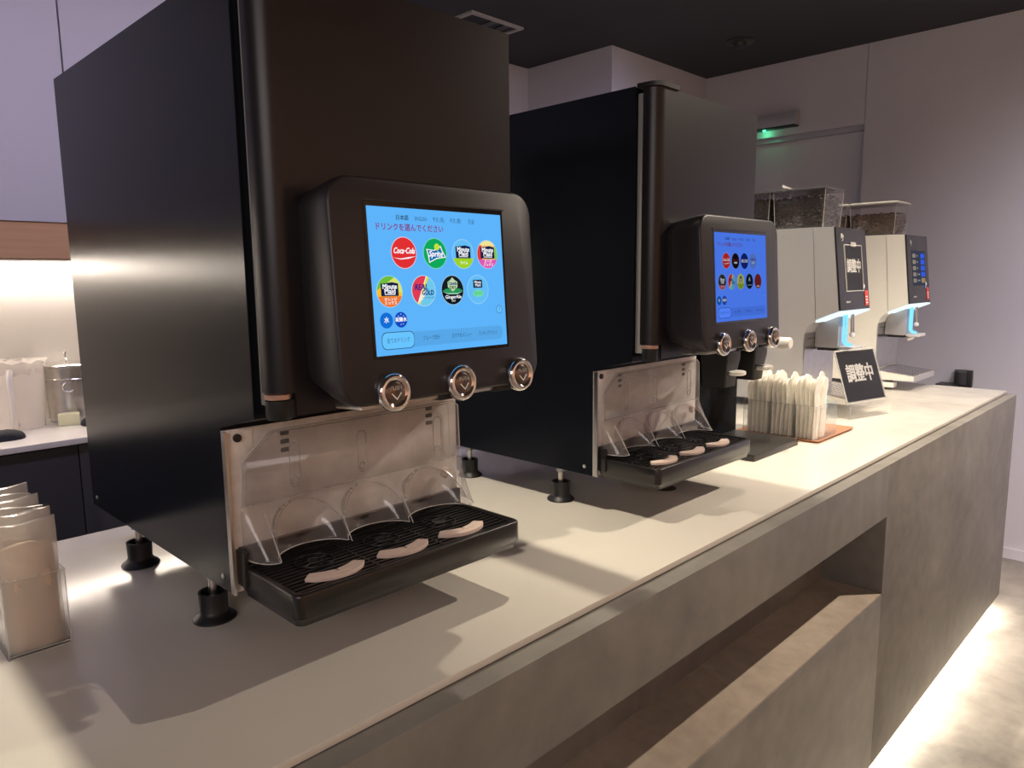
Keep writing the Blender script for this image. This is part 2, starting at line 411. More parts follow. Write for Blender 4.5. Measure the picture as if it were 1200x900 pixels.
W, NB, WH = (250, 250, 255), (18, 30, 70), None
def icon(parent, kind, x, y, r, X, dim=1.0):
    def g(c): return glow(*[int(v * dim) for v in c])
    XX = X @ T(x, y, 0); mb = MB(); D = [0.0004]
    def lay(pts, c): D[0] += 0.00012; poly(mb, pts, g(c), XX, D[0])
    def txt(s, tx, ty, size, c, **kw): D[0] += 0.00012; put_text(mb, s, tx * r, ty * r, size * r, g(c), XX, D[0], **kw)
    def rim(c, rr=1.0): lay(disc(r * rr), c)
    def box_(x0, x1, y0, y1, c): lay([(x0 * r, y0 * r), (x1 * r, y0 * r), (x1 * r, y1 * r), (x0 * r, y1 * r)], c)
    if kind == 'cola':
        rim((236, 190, 205)); rim((224, 48, 50), 0.95)
        txt('Coca‑Cola', 0, 0.12, 0.52, W, shear=0.35, bold=0.025, wid=1.62 * r)
        lay([(-0.86 * r, -0.30 * r), (-0.3 * r, -0.42 * r), (0.35 * r, -0.36 * r), (0.92 * r, -0.20 * r), (0.3 * r, -0.27 * r), (-0.3 * r, -0.36 * r)], W)
    elif kind == 'cola_dark':
        rim((110, 140, 190)); rim((28, 14, 14), 0.95)
        txt('Coca‑Cola', 0, 0.12, 0.5, (110, 30, 30), shear=0.35, bold=0.02, wid=1.5 * r); box_(-0.4, 0.4, -0.34, -0.12, (220, 220, 220))
    elif kind == 'lime':
        rim((120, 215, 190)); rim((14, 168, 92), 0.95)
        lay([(-0.72 * r, 0.28 * r), (-0.1 * r, 0.22 * r), (0.5 * r, 0.50 * r), (0.62 * r, 0.2 * r), (0.9 * r, -0.25 * r), (0.1 * r, -0.35 * r), (-0.55 * r, -0.62 * r), (-0.6 * r, -0.2 * r)], W)
        lay([(-0.64 * r, 0.22 * r), (-0.05 * r, 0.17 * r), (0.46 * r, 0.40 * r), (0.55 * r, 0.15 * r), (0.8 * r, -0.20 * r), (0.1 * r, -0.28 * r), (-0.50 * r, -0.53 * r), (-0.52 * r, -0.2 * r)], (24, 110, 170))
        lay([(p[0] * 0.22 + 0.16 * r, p[1] * 0.22 + 0.42 * r) for p in disc(r)], (200, 224, 60))
        txt('Sprite', 0.02, -0.04, 0.52, W, shear=0.25, bold=0.03, wid=1.15 * r)
    elif kind in ('mm_lime', 'mm_mix', 'mm_orange', 'mm_aloe', 'mm_small'):
        base = {'mm_lime': (100, 190, 245), 'mm_mix': (244, 190, 120), 'mm_orange': (250, 190, 40), 'mm_aloe': (100, 190, 245), 'mm_small': (60, 60, 60)}[kind]
        rim((150, 208, 250)); rim(base, 0.95)
        if kind == 'mm_orange':
            lay(seg(r * 0.95, 0.35 * r, 60), (214, 226, 110)); lay(seg(r * 0.95, 0.55 * r, 120), (110, 190, 60)); lay(seg(r * 0.95, 0.30 * r, 270), (238, 120, 50))
        if kind == 'mm_mix':
            lay(seg(r * 0.95, 0.52 * r, 180), (222, 60, 50)); lay(seg(r * 0.95, 0.70 * r, 0), (120, 200, 90)); lay(seg(r * 0.95, 0.62 * r, 90), (240, 225, 150)); lay(seg(r * 0.95, 0.35 * r, 270), (222, 90, 180))
        if kind == 'mm_lime': lay(seg(r * 0.95, 0.28 * r, 270), (160, 210, 40))
        if kind == 'mm_small': lay(seg(r * 0.95, 0.4 * r, 270), (200, 90, 110))
        if kind == 'mm_aloe':
            box_(-0.42, 0.42, 0.12, 0.66, NB); txt('Minute', 0, 0.5, 0.26, W, bold=0.02, wid=0.6 * r); txt('Maid', 0, 0.29, 0.26, W, bold=0.02, wid=0.5 * r)
            lay([(p[0] * 0.5, p[1] * 0.24 - 0.26 * r) for p in disc(r)], (120, 218, 170)); txt('QOO', 0, -0.26, 0.34, (80, 200, 130), bold=0.03)
        else:
            box_(-0.66, 0.66, -0.28, 0.5, NB); lay([(-0.66 * r, 0.49 * r), (0.66 * r, 0.49 * r), (0.2 * r, 0.58 * r), (-0.3 * r, 0.52 * r)], NB)
            txt('Minute', 0, 0.30, 0.42, W, bold=0.03, wid=1.06 * r); txt('Maid', 0, 0.02, 0.42, W, bold=0.03, wid=0.8 * r); box_(-0.4, 0.4, -0.20, -0.15, W)
            s = {'mm_lime': 'ライム', 'mm_mix': 'アップル\nカルピス', 'mm_orange': 'オレンジ\nカルピス', 'mm_small': 'ピーチ'}[kind]
            if kind == 'mm_mix': s = 'ピーチ\nミックス'
            if kind == 'mm_orange': s = 'オレンジ\nミックス'
            txt(s, 0, -0.60, 0.24, W, bold=0.02)
    elif kind == 'gold':
        rim((170, 215, 240)); rim((110, 200, 235), 0.95)
        lay(seg(r * 0.95, -0.05 * r, 155), (225, 220, 60)); lay(seg(r * 0.95, 0.12 * r, 155), W); lay(seg(r * 0.95, 0.18 * r, 155), (224, 60, 84))
        lay([(-0.1 * r, -0.1 * r), (0.3 * r, 0.1 * r), (-0.05 * r, -0.45 * r), (0.1 * r, -0.4 * r), (-0.55 * r, -0.8 * r), (-0.25 * r, -0.3 * r)], (240, 240, 220))
        txt('REAL', -0.22, 0.22, 0.52, (20, 40, 130), shear=0.2, bold=0.035, wid=1.05 * r); txt('GOLD', 0.3, -0.14, 0.44, (20, 40, 130), shear=0.1, bold=0.035, wid=0.95 * r)
        txt('スパークリング', 0.30, -0.46, 0.14, (20, 40, 130), bold=0.02)
    elif kind == 'ginger':
        rim((150, 190, 210)); rim((12, 20, 34), 0.95); lay([(p[0], -p[1]) for p in seg(r * 0.95, 0.05 * r, 270)], (18, 30, 36))
        lay([(-0.9 * r, -0.05 * r), (-0.4 * r, -0.18 * r), (0, -0.22 * r), (0.4 * r, -0.18 * r), (0.9 * r, -0.05 * r), (0.6 * r, 0.10 * r), (-0.6 * r, 0.10 * r)], (40, 150, 90))
        lay([(-0.92 * r, -0.08 * r), (-0.4 * r, -0.2 * r), (0.4 * r, -0.2 * r), (0.92 * r, -0.08 * r), (0.4 * r, -0.27 * r), (-0.4 * r, -0.27 * r)], (170, 225, 190))
        lay([(-0.42 * r, 0.55 * r), (-0.2 * r, 0.66 * r), (0, 0.84 * r), (0.2 * r, 0.66 * r), (0.42 * r, 0.55 * r), (0.42 * r, 0.2 * r), (0, -0.1 * r), (-0.42 * r, 0.2 * r)], (190, 215, 170))
        txt('Canada', 0, 0.44, 0.30, (30, 60, 130), bold=0.03, wid=0.72 * r); txt('DRY', 0, 0.16, 0.30, (24, 90, 60), bold=0.03)
        txt('GingerAle', 0, -0.46, 0.32, W, bold=0.025, wid=1.4 * r); txt('DRY', 0, -0.72, 0.18, (210, 220, 200), bold=0.02)
    elif kind == 'water': rim((16, 110, 216)); txt('水', 0, 0, 0.8, W, bold=0.02)
    elif kind == 'soda':
        rim((16, 70, 190)); txt('炭酸水', 0, 0, 0.62, W, bold=0.03)
        for px, py in ((-0.4, 0.5), (0, 0.72), (0.4, 0.5), (-0.1, -0.6), (0.25, -0.55)): lay([(px * r + p[0] * 0.09, py * r + p[1] * 0.09) for p in disc(r, 8)], (150, 200, 250))
    elif kind == 'zero': rim((24, 40, 130)); box_(-0.82, 0.82, -0.18, 0.2, (200, 210, 245)); txt('ZERO', 0, 0, 0.36, (24, 40, 130), bold=0.03)
    elif kind == 'sparkle': rim((105, 150, 245)); txt('TOKYO', 0, 0.2, 0.42, (110, 30, 110), bold=0.03); txt('BOX', 0, -0.2, 0.34, (220, 230, 255), bold=0.03)
    elif kind == 'lemon':
        rim((190, 205, 130)); rim((205, 215, 120), 0.92); lay(seg(r * 0.92, 0.25 * r, 270), (150, 185, 30)); box_(-0.35, 0.35, -0.1, 0.35, (20, 50, 30)); txt('Q', 0, 0.12, 0.5, W, bold=0.04)
        lay([(-0.35 * r, 0.4 * r), (0.35 * r, 0.4 * r), (0, 0.8 * r)], (20, 70, 40))
    elif kind == 'dark': rim((100, 130, 190)); rim((12, 30, 50), 0.95); txt('A', 0, 0.25, 0.7, (190, 200, 210), bold=0.04); box_(-0.6, 0.6, -0.5, -0.44, (190, 200, 210))
    elif kind == 'red': rim((150, 150, 190)); rim((130, 40, 40), 0.95); box_(-0.35, 0.35, -0.75, -0.55, (200, 200, 200))
    return mb.build('drink_icon', parent, smooth=0, mods='flat')

def dispenser(x0, y0, label, bgcol, icons, dim=1.0, drain=False):
    t = thing('drink_dispenser', label, 'drink dispenser', (x0, y0, 0))
    Wd, D, H, h0, r = 0.457, 0.668, 0.962, 0.087, 0.106
    prof = [(D, h0), (0.004, h0), (0.004, 0.345), (-r, 0.371), (-r, H), (D, H)]
    b = MB(); b.prism(prof, 'X', 0.003, Wd, BLACK); b.build('cabinet', t, smooth=0)
    prof2 = [(D + 0.002, h0 - 0.001), (0.002, h0 - 0.001), (0.002, 0.345), (-r - 0.002, 0.371), (-r - 0.002, H + 0.001), (D + 0.002, H + 0.001)]
    b = MB(); b.prism(prof2, 'X', 0.0, 0.003, BLACK); sp = b.build('side_panel', t, smooth=0)
    XN = frame((0, 0, 0), (0, -1, 0), (0, 0, 1), (-1, 0, 0))     # faces -x
    for yy, zz in ((0.028, 0.106), (0.640, 0.106)):
        b = MB(); b.lathe([(0.0045, 0), (0.0045, 0.001), (0.0025, 0.002), (0.0, 0.0022)], STEELB, T(0, yy, zz) @ XN, n=12); b.build('screw', sp)
    # gasket behind the door
    b = MB(); b.box(0.012, 0.445, -0.125, -r - 0.001, 0.39, 0.950, GASKET, bev=0.002); b.build('door_gasket', t)
    # door with a rounded hinge edge
    rr = 0.030
    pts = [(0.006, -0.124), (0.006, -0.161 + rr)]
    pts += [(0.006 + rr - rr * math.cos(a), -0.161 + rr - rr * math.sin(a)) for a in [k * PI / 16 for k in range(1, 9)]]
    pts += [(Wd - 0.004, -0.161), (Wd, -0.157), (Wd, -0.124)]
    b = MB(); b.prism(pts, 'Z', 0.410, 0.958, BLACKD)
    b.prism([(0.036, -0.124), (0.036, -0.161), (Wd - 0.004, -0.161), (Wd, -0.157), (Wd, -0.124)], 'Z', 0.378, 0.410, BLACKD)
    dr = b.build('door', t, smooth=30)
    # hinges
    b = MB(); HX = T(0.020, -0.142, 0)
    b.lathe([(0.0165, 0.374), (0.0175, 0.376), (0.0175, 0.400), (0.016, 0.401)], RUBBER, HX)
    b.box(0.018, 0.036, -0.158, -0.128, 0.376, 0.401, RUBBER)
    b.lathe([(0.018, 0.402), (0.0185, 0.403), (0.0185, 0.4085), (0.017, 0.4095)], COPPER, HX)
    b.build('hinge', t)
    b = MB(); b.prism([(0.0, -0.112), (0.003, -0.150), (0.012, -0.163), (0.025, -0.165), (0.085, -0.165), (0.085, -0.112)], 'Z', 0.9585, 0.968, BLACKD)
    b.lathe([(0.007, 0.968), (0.007, 0.972), (0.004, 0.9725)], STEELB, T(0.022, -0.14, 0)); b.build('hinge', t)
    # screen housing, tilted forward at the bottom
    hb, ht = Vector((0, -0.262, 0.396)), Vector((0, -0.243, 0.692))
    ev = (ht - hb).normalized(); ex = Vector((1, 0, 0)); ez = ex.cross(ev)
    HL = (ht - hb).length
    XF = frame((0.229, hb.y, hb.z), ex, ev, ez)                    # local: u right, v up, w out to the viewer
    b = MB()
    def rg(ins, dv0, dv1, w, rad): return [(p[0], p[1], w) for p in rrect(-0.1835 + ins, 0.1835 - ins, dv0, HL - dv1, rad, 8)]
    b.loft([rg(0.010, 0.022, 0.008, -0.097, 0.030), rg(0.003, 0.006, 0.003, -0.05, 0.034), rg(0.000, 0.0, 0.0, -0.022, 0.036), rg(0.0, 0.0, 0.0, -0.004, 0.036), rg(0.0012, 0.0012, 0.0012, -0.0012, 0.035), rg(0.004, 0.004, 0.004, 0, 0.033)], HEADM, XF)
    b.build('screen_housing', t, smooth=50)
    # screen
    su0, su1, sv0, sv1 = -0.1275, 0.1145, 0.064, 0.2595
    b = MB(); fr = 0.0045
    b.box(su0 - fr, su1 + fr, sv0 - fr, sv1 + fr + 0.002, -0.0015, 0.0006, DARKGL, XF)
    for q in ((su0 - fr - 0.002, su1 + fr + 0.002, sv1 + fr + 0.002, sv1 + fr + 0.004), ):
        b.box(*q, -0.001, 0.0018, HEADM, XF)
    b.box(su0, su1, sv0, sv1, 0.0006, 0.0010, glow(*bgcol), XF)
    sc = b.build('touch_screen', t, smooth=0)
    SXf = XF @ T(su0, sv0, 0.0010)
    sw, sh = su1 - su0, sv1 - sv0
    dk = glow(*[int(v * 0.45) for v in bgcol]); pk = glow(int(130 * dim), int(60 * dim), int(130 * dim))
    lt = glow(*[min(255, int(v * 1.07 + 4)) for v in bgcol]); md = glow(*[int(v * 0.93) for v in bgcol])
    b = MB()
    for s_, u in (('日本語', 0.232), ('ENGLISH', 0.365), ('中文 (简)', 0.495), ('中文 (繁)', 0.625), ('한글', 0.750)):
        put_text(b, s_, u * sw, 0.932 * sh, 0.0075, dk, SXf, 0.0003, bold=0.02 if s_ == '日本語' else 0.0, wid=(0.05 if s_ == '한글' else 0.085) * sw)
    put_text(b, 'ドリンクを選んでください', 0.285 * sw, 0.865 * sh, 0.0105, pk, SXf, 0.0003, bold=0.02, wid=0.47 * sw)
    b.build('menu_text', sc, smooth=0, mods='flat')
    b = MB(); poly(b, rrect(0.035 * sw, 0.965 * sw, 0.045 * sh, 0.150 * sh, 0.008), md, SXf, 0.0002)
    poly(b, rrect(0.038 * sw, 0.262 * sw, 0.038 * sh, 0.158 * sh, 0.008), dk, SXf, 0.0003); poly(b, rrect(0.041 * sw, 0.259 * sw, 0.043 * sh, 0.153 * sh, 0.0078), lt, SXf, 0.0004)
    for s_, u in (('全てのドリンク', 0.15), ('フルーツ気分', 0.385), ('おすすめメニュー', 0.62), ('ランキングベスト5', 0.835)):
        put_text(b, s_, u * sw, 0.097 * sh, 0.0078, dk, SXf, 0.0006, wid=(0.155 if u != 0.385 else 0.125) * sw)
    poly(b, [(p[0] + 0.945 * sw, p[1] + 0.275 * sh) for p in disc(0.0062)], dk, SXf, 0.0003); poly(b, [(p[0] + 0.945 * sw, p[1] + 0.275 * sh) for p in disc(0.0055)], lt, SXf, 0.0004)
    put_text(b, '?', 0.945 * sw, 0.275 * sh, 0.009, dk, SXf, 0.0006)
    b.build('menu_bar', sc, smooth=0, mods='flat')
    for kind, u, v, rd in icons: icon(sc, kind, u * sw, v * sh, rd, SXf, dim)
    # dispense buttons
    for u in (-0.108, 0.013, 0.135):
        XB = XF @ T(u, 0.015, 0)
        b = MB(); b.lathe([(0.0245, -0.002), (0.0262, 0.002), (0.0262, 0.006), (0.0245, 0.0105), (0.0210, 0.0125), (0.0185, 0.0115), (0.0165, 0.0088)], CHROME, XB, n=40)
        bt = b.build('dispense_button', t, smooth=60)
        b = MB(); b.lathe([(0.0164, 0.0088), (0.0155, 0.0096), (0.008, 0.0112), (0.0, 0.0116)], BRONZE, XB, n=32, cap=False)
        XT = XB @ T(0, 0, 0.0112)
        wm = SIGNW
        for sx in (-1, 1): b.add([(0, -0.0105, 0.0008), (sx * 0.0085, -0.0015, 0.0003), (sx * 0.0070, -0.0003, 0.0003), (0, -0.0080, 0.0008)], [(0, 1, 2, 3)], wm, XT)
        put_text(b, 'PUSH', 0, 0.0058, 0.0075, wm, XT, 0.0003, bold=0.02, wid=0.018)
        b.build('button_face', bt, smooth=40, mods='flat')
    # underside lip and nozzle
    b = MB(); b.box(-0.15, 0.165, -0.0055, 0.006, -0.075, -0.010, STEELB, XF, bev=0.003); b.build('nozzle_rail', t)
    for u in (-0.02, 0.09): b = MB(); b.box(u, u + 0.045, -0.008, 0.004, -0.03, -0.006, RUBBER, XF, bev=0.002); b.build('nozzle_lip', t)
    # steel back plate
    b = MB(); b.box(0.0, 0.458, -0.0015, 0.0025, h0 - 0.001, 0.340, STEEL); b.box(-0.001, 0.003, -0.012, 0.0, h0 - 0.001, 0.339, STEELB)
    b.box(0.003, 0.046, -0.003, -0.0015, h0, 0.338, STEEL); bp = b.build('back_plate', t, smooth=0)
    XY = frame((0, 0, 0), (1, 0, 0), (0, 0, 1), (0, -1, 0))
    for sx in (0.100, 0.392):
        for k in range(3):
            z = 0.322 - 0.0135 * k
            b = MB(); b.loft([[(p[0], p[1], w) for p in rrect(sx - 0.0075, sx + 0.0075, z - 0.0037, z + 0.0037, 0.002, 3)] for w in (0.0015, 0.0022)], SLOTM, XY); b.build('slot', bp)
    b = MB(); b.box(0.012, 0.030, -0.0045, -0.002, 0.318, 0.335, STEEL, bev=0.001)
    b.lathe([(0.0065, 0.004), (0.0065, 0.008), (0.004, 0.0085)], RUBBER, XY @ T(0.021, 0.327, 0), n=12); b.build('bolt', bp)
    # splash guard : clear scalloped sheet
    b = MB(); nu, nv = 132, 22
    zs, zb = 0.222, 0.141
    xa, xb = 0.016, 0.460
    cusps = [0.048, 0.172, 0.296, 0.430]
    def gy(x, v):                                   # v: 0 at bottom, 1 at the fold
        yp = -0.070 * (1 - v) - 0.016 * v
        if x < cusps[0]:
            s = (cusps[0] - x) / (cusps[0] - xa); return yp + (-0.012 - yp) * (1 - math.sqrt(max(0, 1 - s ** 2.2)))
        if x > cusps[3]:
            s = (x - cusps[3]) / (xb - cusps[3]); return yp + (-0.012 - yp) * (1 - math.sqrt(max(0, 1 - s ** 2.2)))
        for c0, c1 in zip(cusps, cusps[1:]):
            if c0 <= x <= c1:
                hw = (c1 - c0) / 2 * math.sqrt(max(0.0, 1 - (v / 0.93) ** 2.4)); tt = abs(x - (c0 + c1) / 2)
                if tt >= hw or hw <= 0: return yp
                return min(-0.013, yp + 0.050 * math.sqrt(max(0.0, 1 - (tt / hw) ** 2)))
        return yp
    vs = []; fs = []
    for j in range(nv + 1):
        for i in range(nu + 1):
            x = xa + (xb - xa) * i / nu; v = j / nv
            vs.append((x, gy(x, v), zb + (zs - zb) * v))
    for j in range(nv):
        for i in range(nu): a = j * (nu + 1) + i; fs.append((a, a + 1, a + nu + 2, a + nu + 1))
    b.add(vs, fs, GUARD)
    up = [(0.016, 0.222), (0.020, 0.290), (0.068, 0.332), (0.440, 0.332), (0.452, 0.322), (0.455, 0.222)]
    b.add([(p[0], -0.014, p[1]) for p in up], [tuple(range(6))], GUARD)
    g = b.build('splash_guard', t, smooth=25)
    so = g.modifiers.new('thickness', 'SOLIDIFY'); so.thickness = 0.0012
    b = MB()
    b.tube([(xa + (xb - xa) * i / nu, gy(xa + (xb - xa) * i / nu, 0) - 0.0004, zb) for i in range(nu + 1)], 0.0009, GUARDE, n=6)
    for c in cusps[1:3] + [cusps[0], cusps[3]]: b.tube([(c, gy(c, v) - 0.0005, zb + (zs - zb) * v) for v in (0, 0.2, 0.4, 0.6, 0.8)], 0.0008, GUARDE, n=6)
    b.tube([(p[0], -0.0152, p[1]) for p in up], 0.0011, GUARDE, n=6)
    b.tube([(p[0] + (0.007 if p[0] < 0.2 else -0.012), -0.0152, p[1] - (0.0 if p[1] < 0.3 else 0.004)) for p in up[:4]] , 0.0008, GUARDR, n=6)
    b.tube([(0.428, -0.0152, 0.33), (0.432, -0.0152, 0.225)], 0.0009, GUARDE, n=6)
    b.build('guard_rim', g, smooth=60)
    b = MB()
    for c0, c1 in zip(cusps, cusps[1:]):
        pa = []
        for k in range(25):
            a_ = PI * k / 24; v = 0.93 * math.sin(a_) ** 0.85 if 0 < k < 24 else 0.0
            hw = (c1 - c0) / 2 * math.sqrt(max(0.0, 1 - (v / 0.93) ** 2.4)); pa.append(((c0 + c1) / 2 - math.copysign(hw, math.cos(a_)), -0.0706 * (1 - v) - 0.0166 * v, zb + (zs - zb) * v))
        b.tube(pa, 0.0006, GUARDR, n=5)
    b.tube([(0.022, -0.0165, 0.2225), (0.454, -0.0165, 0.2225)], 0.0011, GUARDR, n=6)
    for cx in (0.108, 0.234, 0.400):
        b.tube([(cx - 0.009, -0.0152, 0.300), (cx - 0.009, -0.0152, 0.243), (cx - 0.005, -0.0152, 0.236), (cx + 0.005, -0.0152, 0.236), (cx + 0.009, -0.0152, 0.243), (cx + 0.009, -0.0152, 0.300), (cx + 0.005, -0.0152, 0.306), (cx - 0.005, -0.0152, 0.306)], 0.0008, GUARDR, n=6, closed=True)
        b.tube([(cx + 0.006 * math.cos(a), -0.0152, 0.2455 + 0.006 * math.sin(a)) for a in [k * PI / 6 for k in range(12)]], 0.0008, GUARDR, n=6, closed=True)
    b.build('guard_rib', g, smooth=60)
    b = MB(); b.lathe([(0.0, 0.010), (0.007, 0.009), (0.010, 0.004), (0.010, 0.0)], GUIDE, XY @ T(0.418, 0.196, 0.012), n=16); b.build('sensor_cap', t)
    # drip tray
    b = MB()
    def ring(ins, z, rad): return [(p[0], p[1], z) for p in rrect(0.012 + ins, 0.457 - ins, -0.176 + ins, -0.003 - ins * 0.3, rad, 6)]
    b.loft([ring(0.020, 0.0815, 0.008), ring(0.006, 0.0815, 0.012), ring(0.004, 0.090, 0.013), ring(0.0, 0.0935, 0.014), ring(0.0, 0.1255, 0.014), ring(0.0008, 0.129, 0.014), ring(0.0025, 0.130, 0.013),
            ring(0.0065, 0.130, 0.010), ring(0.0085, 0.1285, 0.009), ring(0.0095, 0.114, 0.008)], TRAYM)
    tr = b.build('drip_tray', t, smooth=50)
    b = MB(); b.box(0.012, 0.457, -0.013, -0.0035, 0.1275, 0.158, TRAYM, bev=0.002); b.box(0.008, 0.016, -0.030, -0.0035, 0.10, 0.156, TRAYM, bev=0.002); b.build('tray_bracket', tr)
    gz = 0.1262
    for k in range(13):
        y = -0.158 + 0.0118 * k
        b = MB(); b.box(0.024, 0.446, y, y + 0.0052, gz - 0.006, gz, GRILLM); b.build('grille_slat', tr, smooth=0)
    b = MB()
    pr = rrect(0.0225, 0.4475, -0.1645, -0.0105, 0.008, 4)
    b.tube([(p[0], p[1], gz) for p in pr], 0.0018, GRILLM, n=6, closed=True)
    for cx in (0.165, 0.292): b.box(cx - 0.0018, cx + 0.0018, -0.164, -0.012, gz - 0.006, gz + 0.0004, GRILLM)
    b.build('grille_frame', tr, smooth=60)
    for cx in (0.104, 0.230, 0.355):
        b = MB()
        for rr_, tk in ((0.030, 0.0013), (0.011, 0.0016)): b.tube([(cx + rr_ * math.cos(a), -0.068 + rr_ * math.sin(a), gz + 0.001) for a in [k * PI / 14 for k in range(28)]], tk, GRILLM, n=6, closed=True)
        for a in (0.4, 2.0, 3.6, 5.2): b.tube([(cx + 0.011 * math.cos(a), -0.068 + 0.011 * math.sin(a), gz + 0.001), (cx + 0.030 * math.cos(a), -0.068 + 0.030 * math.sin(a), gz + 0.001)], 0.0012, GRILLM, n=6)
        b.lathe([(0.0, gz + 0.0006), (0.010, gz + 0.0006)], GAP, T(cx, -0.068, 0), n=20, cap=False)
        b.build('cup_rest', tr, smooth=60)
        b = MB(); n = 14; out = []; inn = []
        for k in range(n + 1):
            a = math.radians(222 + 92 * k / n); e = abs(k / n - 0.5) * 2
            ro = 0.0735 - 0.0035 * e ** 4; ri = 0.0485 + 0.005 * e ** 3 + (0.004 if k in (7,) else 0)
            out.append((cx + ro * math.cos(a), -0.082 + ro * math.sin(a))); inn.append((cx + ri * math.cos(a), -0.082 + ri * math.sin(a)))
        pts = out + inn[::-1]
        sh_ = lambda s: [((p[0] - cx) * s + cx, (p[1] + 0.135) * s - 0.135) for p in pts]
        b.loft([[(p[0], p[1], gz) for p in pts], [(p[0], p[1], gz + 0.0045) for p in pts], [(p[0], p[1], gz + 0.006) for p in sh_(0.97)]], GUIDE)
        b.box(cx - 0.018, cx + 0.018, -0.1445, -0.1425, gz + 0.006, gz + 0.0068, GUIDE)
        b.lathe([(0.0018, gz + 0.0061), (0.0, gz + 0.0063)], GAP, T(cx - 0.002, -0.1375, 0), n=8, cap=False)
        b.build('cup_guide', tr, smooth=40)
    # feet
    for fx, fy in ((0.020, 0.121), (0.020, 0.465), (0.437, 0.121), (0.437, 0.465)):
        b = MB(); b.lathe([(0.0345, 0.0), (0.0355, 0.0015), (0.034, 0.004), (0.028, 0.0085), (0.0245, 0.012), (0.0225, 0.016), (0.0235, 0.046), (0.0235, 0.048), (0.0195, 0.048), (0.0185, 0.030), (0.0, 0.030)], RUBBER, T(fx, fy, 0), n=32)
        f = b.build('foot', t, smooth=50)
        b = MB(); b.lathe([(0.0065, 0.030), (0.0065, 0.087)], STEELB, T(fx, fy, 0), n=12); b.lathe([(0.011, 0.074), (0.0125, 0.076), (0.0125, 0.083), (0.011, 0.0865)], GREYMET, T(fx, fy, 0), n=6); b.build('threaded_rod', f)
    if drain:
        b = MB(); b.lathe([(0.0145, 0.001), (0.0145, 0.0825)], BRONZE, T(0.283, -0.02, 0), n=20); b.lathe([(0.020, 0.062), (0.020, 0.082)], RUBBER, T(0.283, -0.02, 0), n=20)
        b.lathe([(0.0, 0.0006), (0.030, 0.0006), (0.030, 0.0002)], GAP, T(0.283, -0.02, 0), n=28, cap=False); b.build('drain_pipe', t)
    return t

IC1 = [('cola', 0.228, 0.695, 0.0215), ('lime', 0.452, 0.695, 0.0215), ('mm_lime', 0.668, 0.695, 0.0215), ('mm_mix', 0.868, 0.695, 0.0215),
       ('mm_orange', 0.112, 0.432, 0.0215), ('gold', 0.350, 0.432, 0.0215), ('ginger', 0.568, 0.432, 0.0215), ('mm_aloe', 0.772, 0.432, 0.0215),
       ('water', 0.078, 0.238, 0.0105), ('soda', 0.176, 0.238, 0.0105)]
IC2 = [('cola', 0.200, 0.685, 0.0180), ('cola_dark', 0.375, 0.685, 0.0180), ('zero', 0.550, 0.685, 0.0180), ('sparkle', 0.722, 0.685, 0.0180),
       ('mm_small', 0.115, 0.448, 0.0180), ('gold', 0.290, 0.448, 0.0180), ('lemon', 0.465, 0.448, 0.0180), ('dark', 0.640, 0.448, 0.0180), ('red', 0.815, 0.448, 0.0180),
       ('water', 0.052, 0.240, 0.0100), ('soda', 0.150, 0.240, 0.0100)]
dispenser(0, 0, 'tall black touchscreen drink dispenser nearest the camera, pale blue screen glowing', (94, 180, 250), IC1)
dispenser(0.9012, 0.0094, 'second black touchscreen drink dispenser, darker blue screen, standing behind the nearest one', (72, 116, 226), IC2, dim=0.72, drain=True)

# ------------------------------------------------------------------ black twin-spout dispenser behind the second machine
t = thing('twin_spout_dispenser', 'black twin-spout dispenser on a flat dark grey base, half hidden behind second drink dispenser', 'dispenser', (1.76, 0.2, 0))
XO = T(-1.76, -0.2, 0)
b = MB(); b.box(1.603, 1.916, -0.056, 0.45, 0.0, 0.021, SLABM, XO, bev=0.0015); b.build('base', t)
b = MB(); b.box(1.620, 1.914, 0.168, 0.44, 0.0215, 0.50, BLACK, XO, bev=0.003); b.build('column', t)
b = MB(); b.box(1.625, 1.905, 0.055, 0.167, 0.335, 0.49, BLACKD, XO, bev=0.006); b.build('spout_head', t)
for sx, zb_ in ((1.625, 0.212), (1.812, 0.216)):
    b = MB(); b.loft([[(p[0], p[1], z) for p in rrect(sx + i_, sx + 0.088 - i_, 0.055 + i_, 0.150, 0.006, 4)] for i_, z in ((0.0, 0.334), (0.0, 0.300), (0.006, 0.262), (0.010, zb_))], RUBBER, XO)
    s_ = b.build('spout', t)
    b = MB(); b.lathe([(0.024, 0.250), (0.030, 0.253), (0.030, 0.262), (0.026, 0.264)], WPLAST, XO @ T(sx + 0.05, 0.050, 0), n=24); b.build('spout_ring', s_)
b = MB(); b.lathe([(0.0165, 0), (0.019, 0.003), (0.019, 0.085)], WPLAST, XO @ frame((1.885, -0.03, 0.340), (1, 0, 0), (0, 0, -1), (0, 1, 0)), n=28); b.build('lever_knob', t)
b = MB(); b.box(1.62, 1.72, 0.02, 0.05, 0.338, 0.350, WPLAST, XO, bev=0.004); b.build('lever', t)

# ------------------------------------------------------------------ coffee machines
def bean_mesh(mb, c, s, m):
    rx = random.uniform(0.8, 1.1) * s; a = random.uniform(0, PI); e = random.uniform(0, PI)
    X = T(*c) @ Matrix.Rotation(a, 4, 'Z') @ Matrix.Rotation(e, 4, 'X')
    rings = [[(rx * 1.35 * cx_, rx * 0.85 * k_ * math.cos(q), rx * 0.6 * k_ * math.sin(q)) for q in [j * PI / 3 for j in range(6)]] for cx_, k_ in ((-1, 0.35), (-0.4, 1), (0.4, 1), (1, 0.35))]
    mb.loft(rings, m, X)

